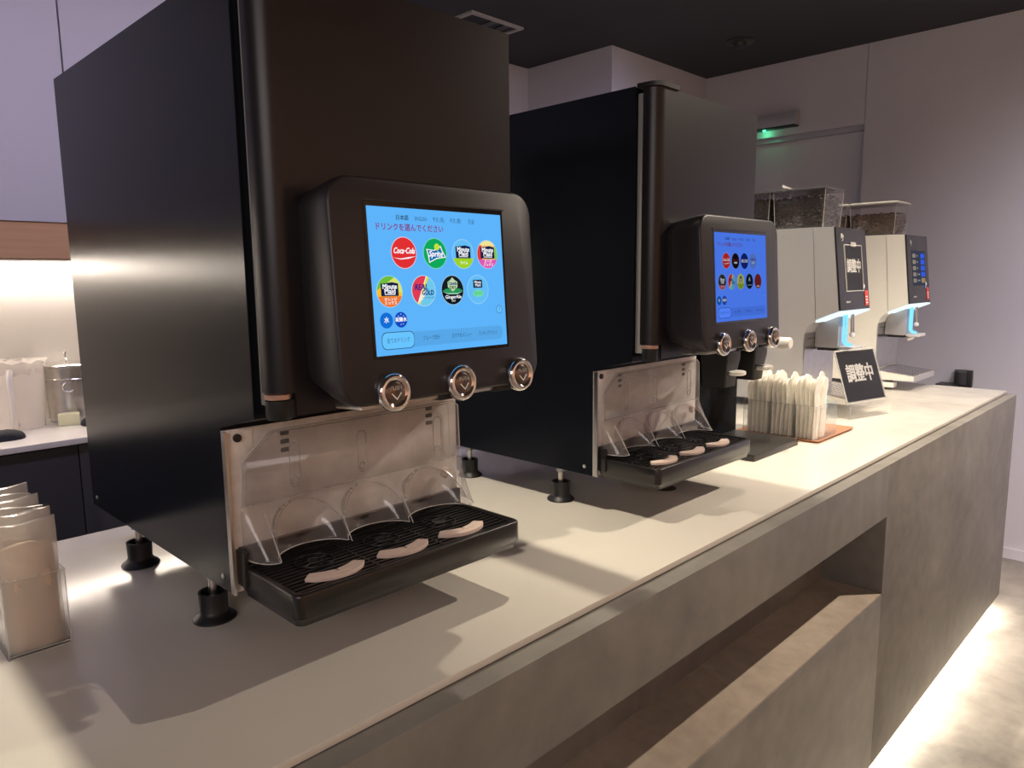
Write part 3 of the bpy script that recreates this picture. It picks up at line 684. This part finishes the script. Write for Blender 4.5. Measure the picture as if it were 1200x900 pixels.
def coffee_machine(x0, label, body, cover, closed, lid, bean, fill):
    t = thing('coffee_machine', label, 'coffee machine', (x0, 0, 0))
    w = 0.318
    arc = [(0.192 - 0.085 * (1 - math.cos(a)) , 0.292 + 0.085 * math.sin(a)) for a in [k * PI / 2 / 8 for k in range(9)]]
    arc = [(0.192 - 0.060 * (1 - math.cos(a)), 0.300 + 0.078 * math.sin(a)) for a in [k * PI / 2 / 8 for k in range(9)]]
    prof = [(0.62, 0.748), (0.176, 0.748), (0.148, 0.378)] + arc[::-1] + [(0.192, 0.100), (0.192, 0.035), (0.62, 0.035)]
    prof = [(0.62, 0.748), (0.176, 0.748), (0.148, 0.3785)] + arc[::-1][1:] + [(0.192, 0.035), (0.62, 0.035)]
    b = MB(); b.prism(prof, 'X', 0, w, body); b.build('body', t, smooth=20)
    b = MB(); b.prism([(0.1735, 0.748), (0.094, 0.746), (0.058, 0.418), (0.1455, 0.382)], 'X', 0, w, cover); b.build('front_cover', t, smooth=0)
    # tilted black front
    pb, pt = Vector((0, 0.0500, 0.420)), Vector((0, 0.0865, 0.746))
    ev = (pt - pb).normalized(); XF = frame((0, pb.y, pb.z), (1, 0, 0), ev, Vector((1, 0, 0)).cross(ev)); L = (pt - pb).length
    b = MB(); b.box(0.0, w, 0, L, -0.0065, 0.0, PANELB, XF, bev=0.001); fp = b.build('front_panel', t)
    XF2 = XF @ T(0, 0, 0.0001)
    b = MB(); put_text(b, 'illy', 0.060, 0.895 * L, 0.026, SIGNW, XF2, 0.0006, bold=0.03); put_text(b, 'caffè', 0.060, 0.845 * L, 0.008, SIGNW, XF2, 0.0006)
    put_text(b, 'schaerer', 0.085, 0.10 * L, 0.013, SIGNW, XF2, 0.0006, bold=0.03); b.build('panel_lettering', fp, smooth=0, mods='flat')
    b = MB(); b.box(0.270, 0.306, 0.012, 0.075, 0.0002, 0.0012, RED, XF)
    poly(b, [(p[0] + 0.252, p[1] + 0.078) for p in disc(0.009)], BLUE, XF, 0.0015); poly(b, [(p[0] + 0.262, p[1] + 0.093) for p in disc(0.009)], SIGNW, XF, 0.0016)
    for k in range(3): b.box(0.278, 0.298, 0.022 + 0.012 * k, 0.027 + 0.012 * k, 0.0012, 0.0016, SIGNW, XF)
    b.build('red_sticker', fp, smooth=0)
    if closed:
        b = MB(); u0, u1, v0, v1 = 0.070, 0.250, 0.235 * L, 0.785 * L
        b.box(u0, u1, v0, v1, 0.0005, 0.003, SIGNB, XF)
        for q in ((u0 - 0.004, u0, v0 - 0.004, v1 + 0.004), (u1, u1 + 0.004, v0 - 0.004, v1 + 0.004), (u0, u1, v0 - 0.004, v0), (u0, u1, v1, v1 + 0.004)): b.box(*q, 0.0005, 0.0045, ACREDGE, XF)
        put_text(b, '調整中', (u0 + u1) / 2, (v0 + v1) / 2 + 0.005, 0.058, SIGNW, XF, 0.0034, bold=0.035, wid=0.145)
        b.build('notice_card', fp, smooth=0)
        b = MB(); b.box(0.135, 0.185, v1 - 0.004, v1 + 0.014, 0.0045, 0.006, FILM, XF); b.build('adhesive_tape', fp, smooth=0)
    else:
        u0, u1, v0, v1 = 0.060, 0.268, 0.26 * L, 0.775 * L
        b = MB(); b.box(u0, u1, v0, v1, 0.0002, 0.0008, glow(58, 60, 76), XF); ds = b.build('menu_display', fp, smooth=0)
        n = 5
        for k in range(n):
            vc = v1 - 0.018 - (v1 - v0 - 0.02) * (k + 0.25) / n
            b = MB(); c_ = glow(50, 92, 222) if k < 4 else glow(150, 130, 100)
            poly(b, rrect(u1 - 0.075, u1 - 0.012, vc - 0.0115, vc + 0.0115, 0.004, 3), c_, XF, 0.0012)
            poly(b, rrect(u0 + 0.010, u0 + 0.058, vc - 0.0095, vc + 0.0095, 0.003, 3), glow(140, 132, 116), XF, 0.0012)
            for q in (0.082, ) if k < 3 else (0.082, 0.105): poly(b, [(p[0] + u0 + q, p[1] + vc) for p in disc(0.005, 10)], glow(170, 170, 176), XF, 0.0012)
            b.build('menu_button', ds, smooth=0, mods='flat')
    # lit underside
    b = MB(); b.prism([(0.052, 0.418), (0.150, 0.3775), (0.146, 0.3700), (0.046, 0.412)], 'X', 0.002, w - 0.002, glow(226, 246, 255, 1.25)); b.build('light_bar', t, smooth=0)
    # metal recess and spouts
    b = MB(); b.box(0.004, w - 0.004, 0.1885, 0.1915, 0.101, 0.345, STEELB); b.box(0.03, 0.12, 0.187, 0.1885, 0.30, 0.302, SLOTM); b.build('recess_plate', t, smooth=0)
    b = MB(); b.box(0.100, 0.195, 0.092, 0.187, 0.262, 0.392, GREYMET, bev=0.004); b.box(0.118, 0.119, 0.0915, 0.18, 0.262, 0.39, GAP); b.box(0.11, 0.19, 0.100, 0.18, 0.250, 0.262, RUBBER, bev=0.003); b.build('spout_block', t)
    for k in range(2):
        b = MB(); x = 0.122 + 0.030 * k
        b.tube([(x, 0.080, 0.405), (x, 0.080, 0.290), (x, 0.074, 0.280), (x, 0.055, 0.274)], 0.0045, glow(120, 205, 255, 1.5), n=8); b.build('lit_tube', t, smooth=60)
    b = MB(); b.prism(rrect(0.095, 0.215, 0.030, 0.091, 0.012), 'Z', 0.258, 0.270, GREYM); b.tube([(0.155, 0.07, 0.258), (0.155, 0.075, 0.250), (0.155, 0.095, 0.240)], 0.010, WPLAST, n=12); b.build('spout_rest', t)
    b = MB(); b.tube([(0.222, 0.085, 0.400), (0.222, 0.080, 0.315)], 0.008, STEELB, n=12); b.lathe([(0.004, 0.300), (0.011, 0.304), (0.012, 0.312), (0.009, 0.320)], WPLAST, T(0.222, 0.080, 0), n=16); b.build('milk_wand', t)
    # drip base
    b = MB(); b.prism([(0.190, 0.048), (0.190, 0.092), (0.012, 0.072), (0.012, 0.050)], 'X', 0.0, w, WHITEM); b.box(0.0, w, 0.008, 0.0118, 0.048, 0.074, GREYMET); b.build('drip_base', t, smooth=0)
    b = MB(); b.prism([(0.186, 0.093), (0.016, 0.0738), (0.016, 0.0765), (0.186, 0.0955)], 'X', 0.006, w - 0.006, STEELB); 
    dg = b.build('drip_grate', t, smooth=0)
    for k in range(9):
        yy = 0.030 + 0.016 * k; b = MB(); zz = 0.0765 + (yy - 0.016) * 0.1118; b.box(0.03, w - 0.03, yy, yy + 0.007, zz - 0.0002, zz + 0.0014, CHROME); b.build('grate_bar', dg, smooth=0)
    for fx, fy in ((0.03, 0.21), (w - 0.03, 0.21), (0.03, 0.58), (w - 0.03, 0.58)):
        b = MB(); b.lathe([(0.018, 0), (0.018, 0.012), (0.012, 0.014), (0.012, 0.035)], RUBBER, T(fx, fy, 0), n=16); b.build('foot', t)
    b = MB(); b.box(0.0, 0.05, 0.10, 0.19, 0.012, 0.036, WHITEM, bev=0.002); b.build('skid', t)
    # hoppers
    for hy0, hy1 in ((0.150, 0.372), (0.382, 0.600)):
        hx0, hx1, z0, z1 = 0.050, 0.245, 0.752, 0.900
        tp = 0.008
        def rg(z, i): return [(p[0], p[1], z) for p in rrect(hx0 + i, hx1 - i, hy0 + i, hy1 - i, 0.012, 3)]
        b = MB(); b.loft([rg(z0, tp), rg(z1, 0)], HOP); b.loft([rg(z0 + 0.006, tp + 0.003), rg(z0, tp + 0.003)], LIDD)
        hp = b.build('bean_hopper', t, smooth=40)
        b = MB(); b.loft([rg(z1 + 0.0002, -0.006), rg(z1 + 0.006, -0.006), rg(z1 + 0.011, 0.004)], lid); b.build('hopper_lid', hp, smooth=30)
        b = MB()
        for xx, yy in ((0, 0), (1, 0), (0, 1), (1, 1)):
            qx = lambda t_: (hx0 + t_ + 0.003 if xx == 0 else hx1 - t_ - 0.003); qy = lambda t_: (hy0 + t_ + 0.003 if yy == 0 else hy1 - t_ - 0.003)
            b.tube([(qx(tp), qy(tp), z0), (qx(0), qy(0), z1)], 0.0013, ACREDGE, n=6)
        b.build('hopper_edge', hp, smooth=60)
        b = MB(); i = 0.012
        b.loft([[(p[0], p[1], z0 + 0.007) for p in rrect(hx0 + i + tp, hx1 - i - tp, hy0 + i + tp, hy1 - i - tp, 0.01, 3)], [(p[0], p[1], fill - 0.006) for p in rrect(hx0 + i, hx1 - i, hy0 + i, hy1 - i, 0.01, 3)]], bean)
        N = 340
        for k in range(N):
            z = random.uniform(z0 + 0.012, fill); q = random.random(); ins = 0.0085 + tp * (1 - (z - z0) / (z1 - z0))
            if q < 0.42: c = (hx0 + ins, random.uniform(hy0 + 0.018, hy1 - 0.018), z)
            elif q < 0.68: c = (random.uniform(hx0 + 0.018, hx1 - 0.018), hy0 + ins, z)
            else: c = (random.uniform(hx0 + 0.012, hx1 - 0.012), random.uniform(hy0 + 0.012, hy1 - 0.012), fill - 0.004 + random.uniform(-0.004, 0.008))
            bean_mesh(b, c, 0.0052, bean)
        bo = b.build('coffee_beans', hp, smooth=60); bo['kind'] = 'stuff'
    return t

coffee_machine(2.510, 'silver grey coffee machine with black notice card taped over its screen, dark bean hoppers', GREYM, GREYM, True, LIDD, BEAN, 0.880)
coffee_machine(3.365, 'cream coffee machine at far counter end with lit blue menu buttons, brown bean hoppers', WHITEM, WHITEM, False, LIDL, BEANB, 0.855)
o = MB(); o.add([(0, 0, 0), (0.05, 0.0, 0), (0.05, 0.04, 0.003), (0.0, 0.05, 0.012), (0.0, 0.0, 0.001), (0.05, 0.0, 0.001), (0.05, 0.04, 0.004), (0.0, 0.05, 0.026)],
                 [(0, 1, 2, 3), (4, 5, 6, 7), (0, 1, 5, 4), (1, 2, 6, 5), (2, 3, 7, 6), (3, 0, 4, 7)], WPLAST)  # reflected highlight on the hopper lid, modelled as a white wedge
o = o.build('lid_glint', None, smooth=0); o.location = (2.60, 0.30, 0.912); tag(o, 'pale glint on the lid of the dark bean hopper, shaped as a small wedge', 'glint')

# ------------------------------------------------------------------ notice in an acrylic stand
t = thing('counter_sign', 'black card sign with white characters in a leaning clear acrylic stand', 'sign', (2.4644, -0.0112, 0))
yaw, lean = -0.2565, 0.3349
a = Vector((math.cos(yaw), math.sin(yaw), 0)); nb = Vector((-math.sin(yaw), math.cos(yaw), 0))
up_ = Vector((0, 0, 1)) * math.cos(lean) + nb * math.sin(lean)
XS = frame((0, 0, 0.0614), a, up_, a.cross(up_))
b = MB(); b.box(0.008, 0.246, 0.006, 0.208, -0.0015, 0.0, SIGNB, XS)
put_text(b, '調整中', 0.127, 0.112, 0.076, SIGNW, XS, 0.0004, bold=0.030, wid=0.165); b.build('notice_card', t, smooth=0)
b = MB(); b.add([(0.0, -0.002, 0.0015), (0.2543, -0.002, 0.0015), (0.2543, 0.2146, 0.0015), (0.0, 0.2146, 0.0015)], [(0, 1, 2, 3)], ACRF, XS); b.box(0.0, 0.2543, -0.030, 0.2146, -0.0045, -0.0025, ACR, XS)
for q in ((0.0, 0.004, 0.0, 0.2146), (0.2503, 0.2543, 0.0, 0.2146), (0.004, 0.2503, 0.2106, 0.2146), (0.004, 0.2503, -0.002, 0.002)): b.box(*q, -0.0024, 0.0011, ACREDGE, XS)
b.build('acrylic_frame', t, smooth=0)
XB = frame((0, 0, 0), a, nb, Vector((0, 0, 1)))
b = MB(); b.box(0.0, 0.2543, -0.012, 0.045, 0.0, 0.0025, ACR, XB)
b.box(0.0, 0.2543, -0.0145, -0.012, 0.0, 0.050, ACR, XB)
for x in (0.0, 0.2523): b.box(x, x + 0.002, -0.015, -0.0145, 0.0, 0.05, ACREDGE, XB)
b.box(0.0, 0.2543, -0.0150, -0.0145, 0.0, 0.0025, ACREDGE, XB); b.build('acrylic_foot', t, smooth=0)

# ------------------------------------------------------------------ cutlery box on a copper coloured tray
b = MB(); xs0, xs1, ys0, ys1 = 1.972, 2.300, -0.102, 0.200
def rg(i, z): return [(p[0], p[1], z) for p in rrect(xs0 + i, xs1 - i, ys0 + i, ys1 - i, 0.012, 4)]
b.loft([rg(0.008, 0.0), rg(0.0, 0.008), rg(0.0025, 0.0085), rg(0.010, 0.004)], TRAYC)
o = b.build('serving_tray', None, smooth=40); tag(o, 'thin copper coloured tray under the clear box of wrapped cutlery', 'tray')
t = thing('cutlery_box', 'clear acrylic divided box holding wrapped cutlery, on the copper coloured tray', 'box', (1.985, -0.085, 0.0045))
bw, bl, bh = 0.175, 0.262, 0.118
b = MB()
b.box(0, bw, 0, bl, 0, 0.002, ACR)
for q in ((0, 0.002, 0, bl), (bw - 0.002, bw, 0, bl), (0.002, bw - 0.002, 0, 0.002), (0.002, bw - 0.002, bl - 0.002, bl), (0.002, bw - 0.002, 0.083, 0.085), (0.002, bw - 0.002, 0.170, 0.172)): b.box(*q, 0.002, bh, ACR)
b.build('acrylic_case', t, smooth=0)
b = MB()
for y in (0, 0.083, 0.170, bl - 0.002): b.box(-0.0006, -0.0001, y, y + 0.002, 0, bh, ACREDGE)
for z in (0.0, bh - 0.0015): b.box(-0.0006, -0.0001, 0, bl, z, z + 0.0015, ACREDGE); b.box(0, bw, -0.0006, -0.0001, z, z + 0.0015, ACREDGE)
b.box(bw - 0.002, bw, -0.0006, -0.0001, 0, bh, ACREDGE); b.build('case_edge', t, smooth=0)
def pouch(name, w, h, th, seed, tr=0.0):
    """thin wrapped sleeve standing upright, local x width, y thickness, z height"""
    rnd = random.Random(seed); nx, nz = 6, 10; vs = []; fs = []
    ph = rnd.uniform(0, 6); b = MB()
    for sgn in (-1, 1):
        for j in range(nz + 1):
            for i in range(nx + 1):
                u = i / nx; v = j / nz
                e = math.sin(PI * u) ** 0.5 * (1 - 0.75 * max(0, v - 0.75) * 4 * 0.8)
                y = sgn * th * (0.10 + 0.5 * e) + 0.002 * math.sin(3 * v * PI + ph) * v + 0.0012 * math.sin(9 * u + 7 * v + ph) * (1 if v > 0.5 else 0.3)
                vs.append((w * (u - 0.5), y, h * v - (tr * h * (2 * u - 1) ** 4 * v ** 3) + (0.003 * math.sin(5 * u + ph) if j == nz else 0)))
    n1 = (nx + 1) * (nz + 1)
    for j in range(nz):
        for i in range(nx):
            a_ = j * (nx + 1) + i
            fs.append((a_, a_ + 1, a_ + nx + 2, a_ + nx + 1)); fs.append((n1 + a_, n1 + a_ + nx + 1, n1 + a_ + nx + 2, n1 + a_ + 1))
    for j in range(nz):
        for i in (0, nx):
            a_ = j * (nx + 1) + i; fs.append((a_, a_ + nx + 1, n1 + a_ + nx + 1, n1 + a_))
    for i in range(nx):
        for j in (0, nz):
            a_ = j * (nx + 1) + i; fs.append((a_, a_ + 1, n1 + a_ + 1, n1 + a_))
    return b, vs, fs
variants = []
for s_ in range(5):
    b, vs, fs = pouch('wrapped_cutlery', 0.050, 0.205 + 0.012 * math.sin(s_ * 2.1), 0.0112, s_, 0.14)
    b.add(vs, fs, PAPER); variants.append(b.build('wrapped_cutlery', None, smooth=60).data)
for o in [o for o in bpy.data.objects if o.name.startswith('wrapped_cutlery')]: bpy.data.objects.remove(o)
rnd = random.Random(3)
for comp, (ya, yb_) in enumerate(((0.008, 0.076), (0.091, 0.164), (0.178, 0.254))):
    for row, xc in enumerate((0.030, 0.085, 0.140)):
        if row == 2 and comp == 0: continue
        n = 5
        for k in range(n):
            f = (k + 0.5) / n
            o = bpy.data.objects.new('wrapped_cutlery', variants[rnd.randrange(5)]); COL.objects.link(o)
            o.location = (1.985 + xc, -0.085 + ya + (yb_ - ya) * f, 0.0068)
            o.rotation_euler = (-0.035 * (f - 0.5) * 2 + rnd.uniform(-0.008, 0.008), rnd.uniform(-0.02, 0.02), rnd.uniform(-0.05, 0.05))
            o.scale = (1, 1, rnd.uniform(0.93, 1.06) * (0.95 if row == 2 else 1))
            where = ('front', 'middle', 'rear')[comp]
            rw = ('left-hand', 'middle', 'right-hand')[row]
            tag(o, 'white paper-wrapped cutlery sleeve, %s row of the %s compartment of the clear box' % (rw, where), 'cutlery', 'wrapped cutlery in the %s row of the %s compartment' % (rw, where))
b = MB(); b.prism([(-0.022, 0), (0.022, 0), (0.026, 0.085), (0.004, 0.112), (-0.026, 0.080)], 'Y', -0.004, 0.004, TEAL)
o = b.build('teal_sachet', None, smooth=0); o.location = (1.985 + 0.138, -0.085 + 0.030, 0.0345); o.rotation_euler = (0.05, 0.1, 0.5)
b = MB(); b.prism([(-0.022, 0), (0.022, 0), (0.024, 0.035), (-0.024, 0.035)], 'Y', -0.004, 0.004, PAPER); q = b.build('sachet_base', o, smooth=0); q.location = (0, 0, -0.0275)
o.location.z = 0.0345
tag(o, 'teal sachet at the right end of the clear cutlery box', 'sachet')

# ------------------------------------------------------------------ acrylic box with sleeves at the left front edge
bx0, bx1, by0, by1, bh = -0.256, -0.172, 0.203, 0.395, 0.1215
t = thing('sleeve_box', 'clear acrylic box full of wrapped paper sleeves at the left edge of counter', 'box', (bx0, by0, 0))
b = MB(); w_, l_ = bx1 - bx0, by1 - by0
b.box(0, w_, 0, l_, 0, 0.002, ACR)
for q in ((0, 0.002, 0, l_), (w_ - 0.002, w_, 0, l_), (0.002, w_ - 0.002, 0, 0.002), (0.002, w_ - 0.002, l_ - 0.002, l_)): b.box(*q, 0.002, bh, ACR)
b.build('acrylic_case', t, smooth=0)
b = MB()
for x in (0, w_ - 0.0018): b.box(x, x + 0.0018, -0.0007, -0.0001, 0, bh, ACREDGE)
for z in (0, bh - 0.0012): b.box(0, w_, -0.0007, -0.0001, z, z + 0.0016, ACREDGE)
b.box(0, w_, -0.0007, -0.0001, 0.0045, 0.006, ACREDGE); b.box(-0.0007, -0.0001, 0, l_, 0, 0.0016, ACREDGE); b.box(-0.0007, -0.0001, 0, l_, bh - 0.0012, bh, ACREDGE)
b.box(w_ + 0.0001, w_ + 0.0007, 0, l_, 0, 0.0016, ACREDGE); b.box(w_ + 0.0001, w_ + 0.0007, 0, l_, bh - 0.0012, bh, ACREDGE)
b.build('case_edge', t, smooth=0)
ords = ['first', 'second', 'third', 'fourth', 'fifth', 'sixth', 'seventh', 'rearmost']
for k in range(8):
    y = by0 + 0.014 + 0.0227 * k
    b, vs, fs = pouch('paper_sleeve', 0.066, 0.163 + 0.002 * k, 0.014, 20 + k); b.add(vs, fs, KRAFT)
    o = b.build('paper_sleeve', None, smooth=60); o.location = ((bx0 + bx1) / 2, y, 0.008 if k else 0.006)
    o.rotation_euler = (-0.02, 0, 0.015 * math.sin(k * 1.7))
    b, vs, fs = pouch('film', 0.077, 0.200 + 0.006 * math.sin(k * 2.0) + 0.002 * k, 0.0185, 40 + k); b.add(vs, fs, FILM)
    fo = b.build('clear_wrapper', o, smooth=60); fo.location = (0, 0, -0.003)
    tag(o, 'cream paper sleeve in clear wrap, %s from the front in the left acrylic box' % ords[k], 'paper sleeve', 'wrapped paper sleeves in the left box')

# ------------------------------------------------------------------ things on the back counter
t = thing('clear_pitcher', 'large clear plastic pitcher with film over its rim on the back counter', 'pitcher', (0.205, 2.30, 0))
b = MB(); b.lathe([(0.078, 0.0), (0.081, 0.003), (0.093, 0.235), (0.096, 0.240), (0.094, 0.240), (0.090, 0.235), (0.078, 0.006), (0.0, 0.006)], FROST, n=40, cap=False); b.build('jug', t, smooth=50)
b = MB()
hx, hy = -0.35, -0.94
b.tube([(0.088 * hx * 1.05, 0.088 * hy * 1.05, 0.225), (0.12 * hx, 0.12 * hy, 0.232), (0.135 * hx, 0.135 * hy, 0.21), (0.130 * hx, 0.130 * hy, 0.04), (0.11 * hx, 0.11 * hy, 0.022), (0.082 * hx, 0.082 * hy, 0.025)], 0.011, FROST, n=12); b.build('handle', t, smooth=60)
b = MB(); rings = []
for r_, z_ in ((0.094, 0.215), (0.098, 0.245), (0.108, 0.262)):
    rings.append([((r_ + 0.004 * math.sin(7 * a) + 0.003 * math.sin(13 * a)) * math.cos(a), (r_ + 0.004 * math.sin(7 * a)) * math.sin(a), z_ + 0.005 * math.sin(11 * a)) for a in [2 * PI * k / 48 for k in range(48)]])
rings.append([(0.05 * math.cos(2 * PI * k / 48), 0.05 * math.sin(2 * PI * k / 48), 0.268 + 0.004 * math.sin(k)) for k in range(48)])
b.loft(rings, FILM, cap=False); b.build('cling_film', t, smooth=60)
t = thing('ice_bucket', 'polished steel lidded ice bucket with ring handle on the back counter', 'bucket', (0.405, 2.355, 0))
b = MB(); b.lathe([(0.082, 0.0), (0.086, 0.004), (0.092, 0.222), (0.097, 0.226), (0.097, 0.229), (0.0, 0.229)], STEELB, n=40); b.tube([(0.0905 * math.cos(q), 0.0905 * math.sin(q), 0.175) for q in [2 * PI * k / 32 for k in range(32)]], 0.002, CHROME, n=6, closed=True); b.build('vessel', t, smooth=40)
b = MB(); b.lathe([(0.096, 0.230), (0.088, 0.236), (0.03, 0.242), (0.012, 0.250), (0.004, 0.256), (0.004, 0.270), (0.006, 0.274), (0.004, 0.281), (0.0, 0.282)], CHROME, T(-0.012, 0, 0), n=32); b.build('lid', t, smooth=40)
b = MB(); q_ = Vector((-0.05, -0.077, 0)); b.tube([(0.018 + q_.x + 0.020 * math.cos(a), q_.y - 0.008, 0.145 + 0.020 * math.sin(a)) for a in [2 * PI * k / 24 for k in range(24)]], 0.003, CHROME, n=8, closed=True)
b.box(-0.04, -0.022, -0.094, -0.082, 0.160, 0.178, STEELB, bev=0.002); b.build('ring_handle', t, smooth=60)
b = MB(); b.box(-0.037, 0.037, -0.025, 0.025, 0, 0.045, SPONGE, bev=0.003); b.box(-0.026, 0.026, -0.016, 0.016, 0.045, 0.047, SPONGE)
o = b.build('soap_box', None); o.location = (0.353, 2.225, 0.0); o.rotation_euler = (0, 0, -0.3); tag(o, 'small pale yellow box in front of the steel ice bucket', 'box')
def cloth(name, w, l, h, seed):
    rnd = random.Random(seed); n = 16; b = MB(); rings = []
    for j in range(7):
        v = j / 6; sc_ = math.cos(v * PI / 2) ** 0.45 if j < 6 else 0.05; z = h * math.sin(v * PI / 2)
        rings.append([(w * sc_ * math.copysign(abs(math.cos(q)) ** 0.6, math.cos(q)) * (1 + 0.06 * math.sin(3 * q + seed)), l * sc_ * math.copysign(abs(math.sin(q)) ** 0.6, math.sin(q)) * (1 + 0.05 * math.sin(5 * q)), z + 0.002 * math.sin(9 * q) * v) for q in [2 * PI * k / n for k in range(n)]])
    b.loft(rings, CLOTH); return b.build(name, None, smooth=60)
o = cloth('folded_cloth', 0.085, 0.055, 0.032, 1); o.location = (0.085, 2.09, 0); tag(o, 'folded black cloth on the back counter below the clear pitcher', 'cloth')
o = cloth('rolled_cloth', 0.055, 0.035, 0.030, 2); o.location = (0.43, 2.16, 0); tag(o, 'black rolled cloth beside the yellow box, half behind the dispenser', 'cloth')

# ------------------------------------------------------------------ ceiling and wall fittings
t = thing('air_vent', 'square recessed ceiling air vent with pale frame above the first dispenser', 'vent', (2.57, 2.10, CEIL))
b = MB()
for q in ((-0.20, 0.20, -0.10, -0.075), (-0.20, 0.20, 0.18, 0.205), (-0.20, -0.175, -0.075, 0.18), (0.175, 0.20, -0.075, 0.18)): b.box(*q, -0.012, -0.0002, LIDL)
b.build('vent_frame', t, smooth=0)
b = MB(); b.box(-0.175, 0.175, -0.075, 0.18, -0.003, -0.0002, GAP); b.build('vent_core', t, smooth=0)
for k in range(2): b = MB(); b.box(-0.02 + 0.1 * k, 0.03 + 0.1 * k, -0.07, 0.17, -0.008, -0.0032, SLABM); b.build('vent_blade', t, smooth=0)
t = thing('ceiling_detector', 'small round dark detector disc on the black ceiling', 'detector', (3.905, 1.258, CEIL))
b = MB(); b.lathe([(0.085, 0), (0.085, -0.006), (0.075, -0.012), (0.04, -0.014)], SLABM, n=32); b.build('base_ring', t)
b = MB(); b.lathe([(0.038, -0.0142), (0.034, -0.034), (0.02, -0.040)], CABM, n=24); b.build('sensor_head', t)
t = thing('door_closer', 'grey metal bar with green indicator light above the far doorway', 'door sensor', (4.53, 1.35, 1.60))
b = MB(); b.box(-0.075, -0.001, -0.215, 0.215, -0.048, 0.040, GREYMET, bev=0.004); b.build('housing', t)
b = MB(); b.box(-0.0745, -0.006, -0.21, 0.21, -0.056, -0.0482, GAP); b.build('sensor_window', t, smooth=0)
b = MB(); b.lathe([(0.0, -0.012), (0.009, -0.008), (0.010, 0)], glow(90, 255, 190, 3.0), T(-0.045, 0.012, -0.0562), n=16); b.build('green_light', t)
g = bpy.data.lights.new('green_indicator_lamp', 'POINT'); g.energy = 0.12; g.color = (0.1, 1.0, 0.45); g.shadow_soft_size = 0.01
go = bpy.data.objects.new('green_indicator_lamp', g); COL.objects.link(go); go.location = (4.485, 1.362, 1.520)
t = thing('wall_hook', 'black wall-mounted bracket low on the lilac wall past the counter end', 'bracket', (4.53, 0.065, -0.06))
b = MB(); b.box(-0.030, -0.001, -0.048, 0.045, -0.05, 0.052, SLABM, bev=0.003); b.build('plate', t)
b = MB(); b.lathe([(0.030, -0.03), (0.032, -0.027), (0.032, 0.045), (0.028, 0.050)], CABM, T(-0.063, 0.005, 0), n=20); b.box(-0.12, -0.002, 0.02, 0.12, -0.045, -0.030, CABM); b.build('holder', t)
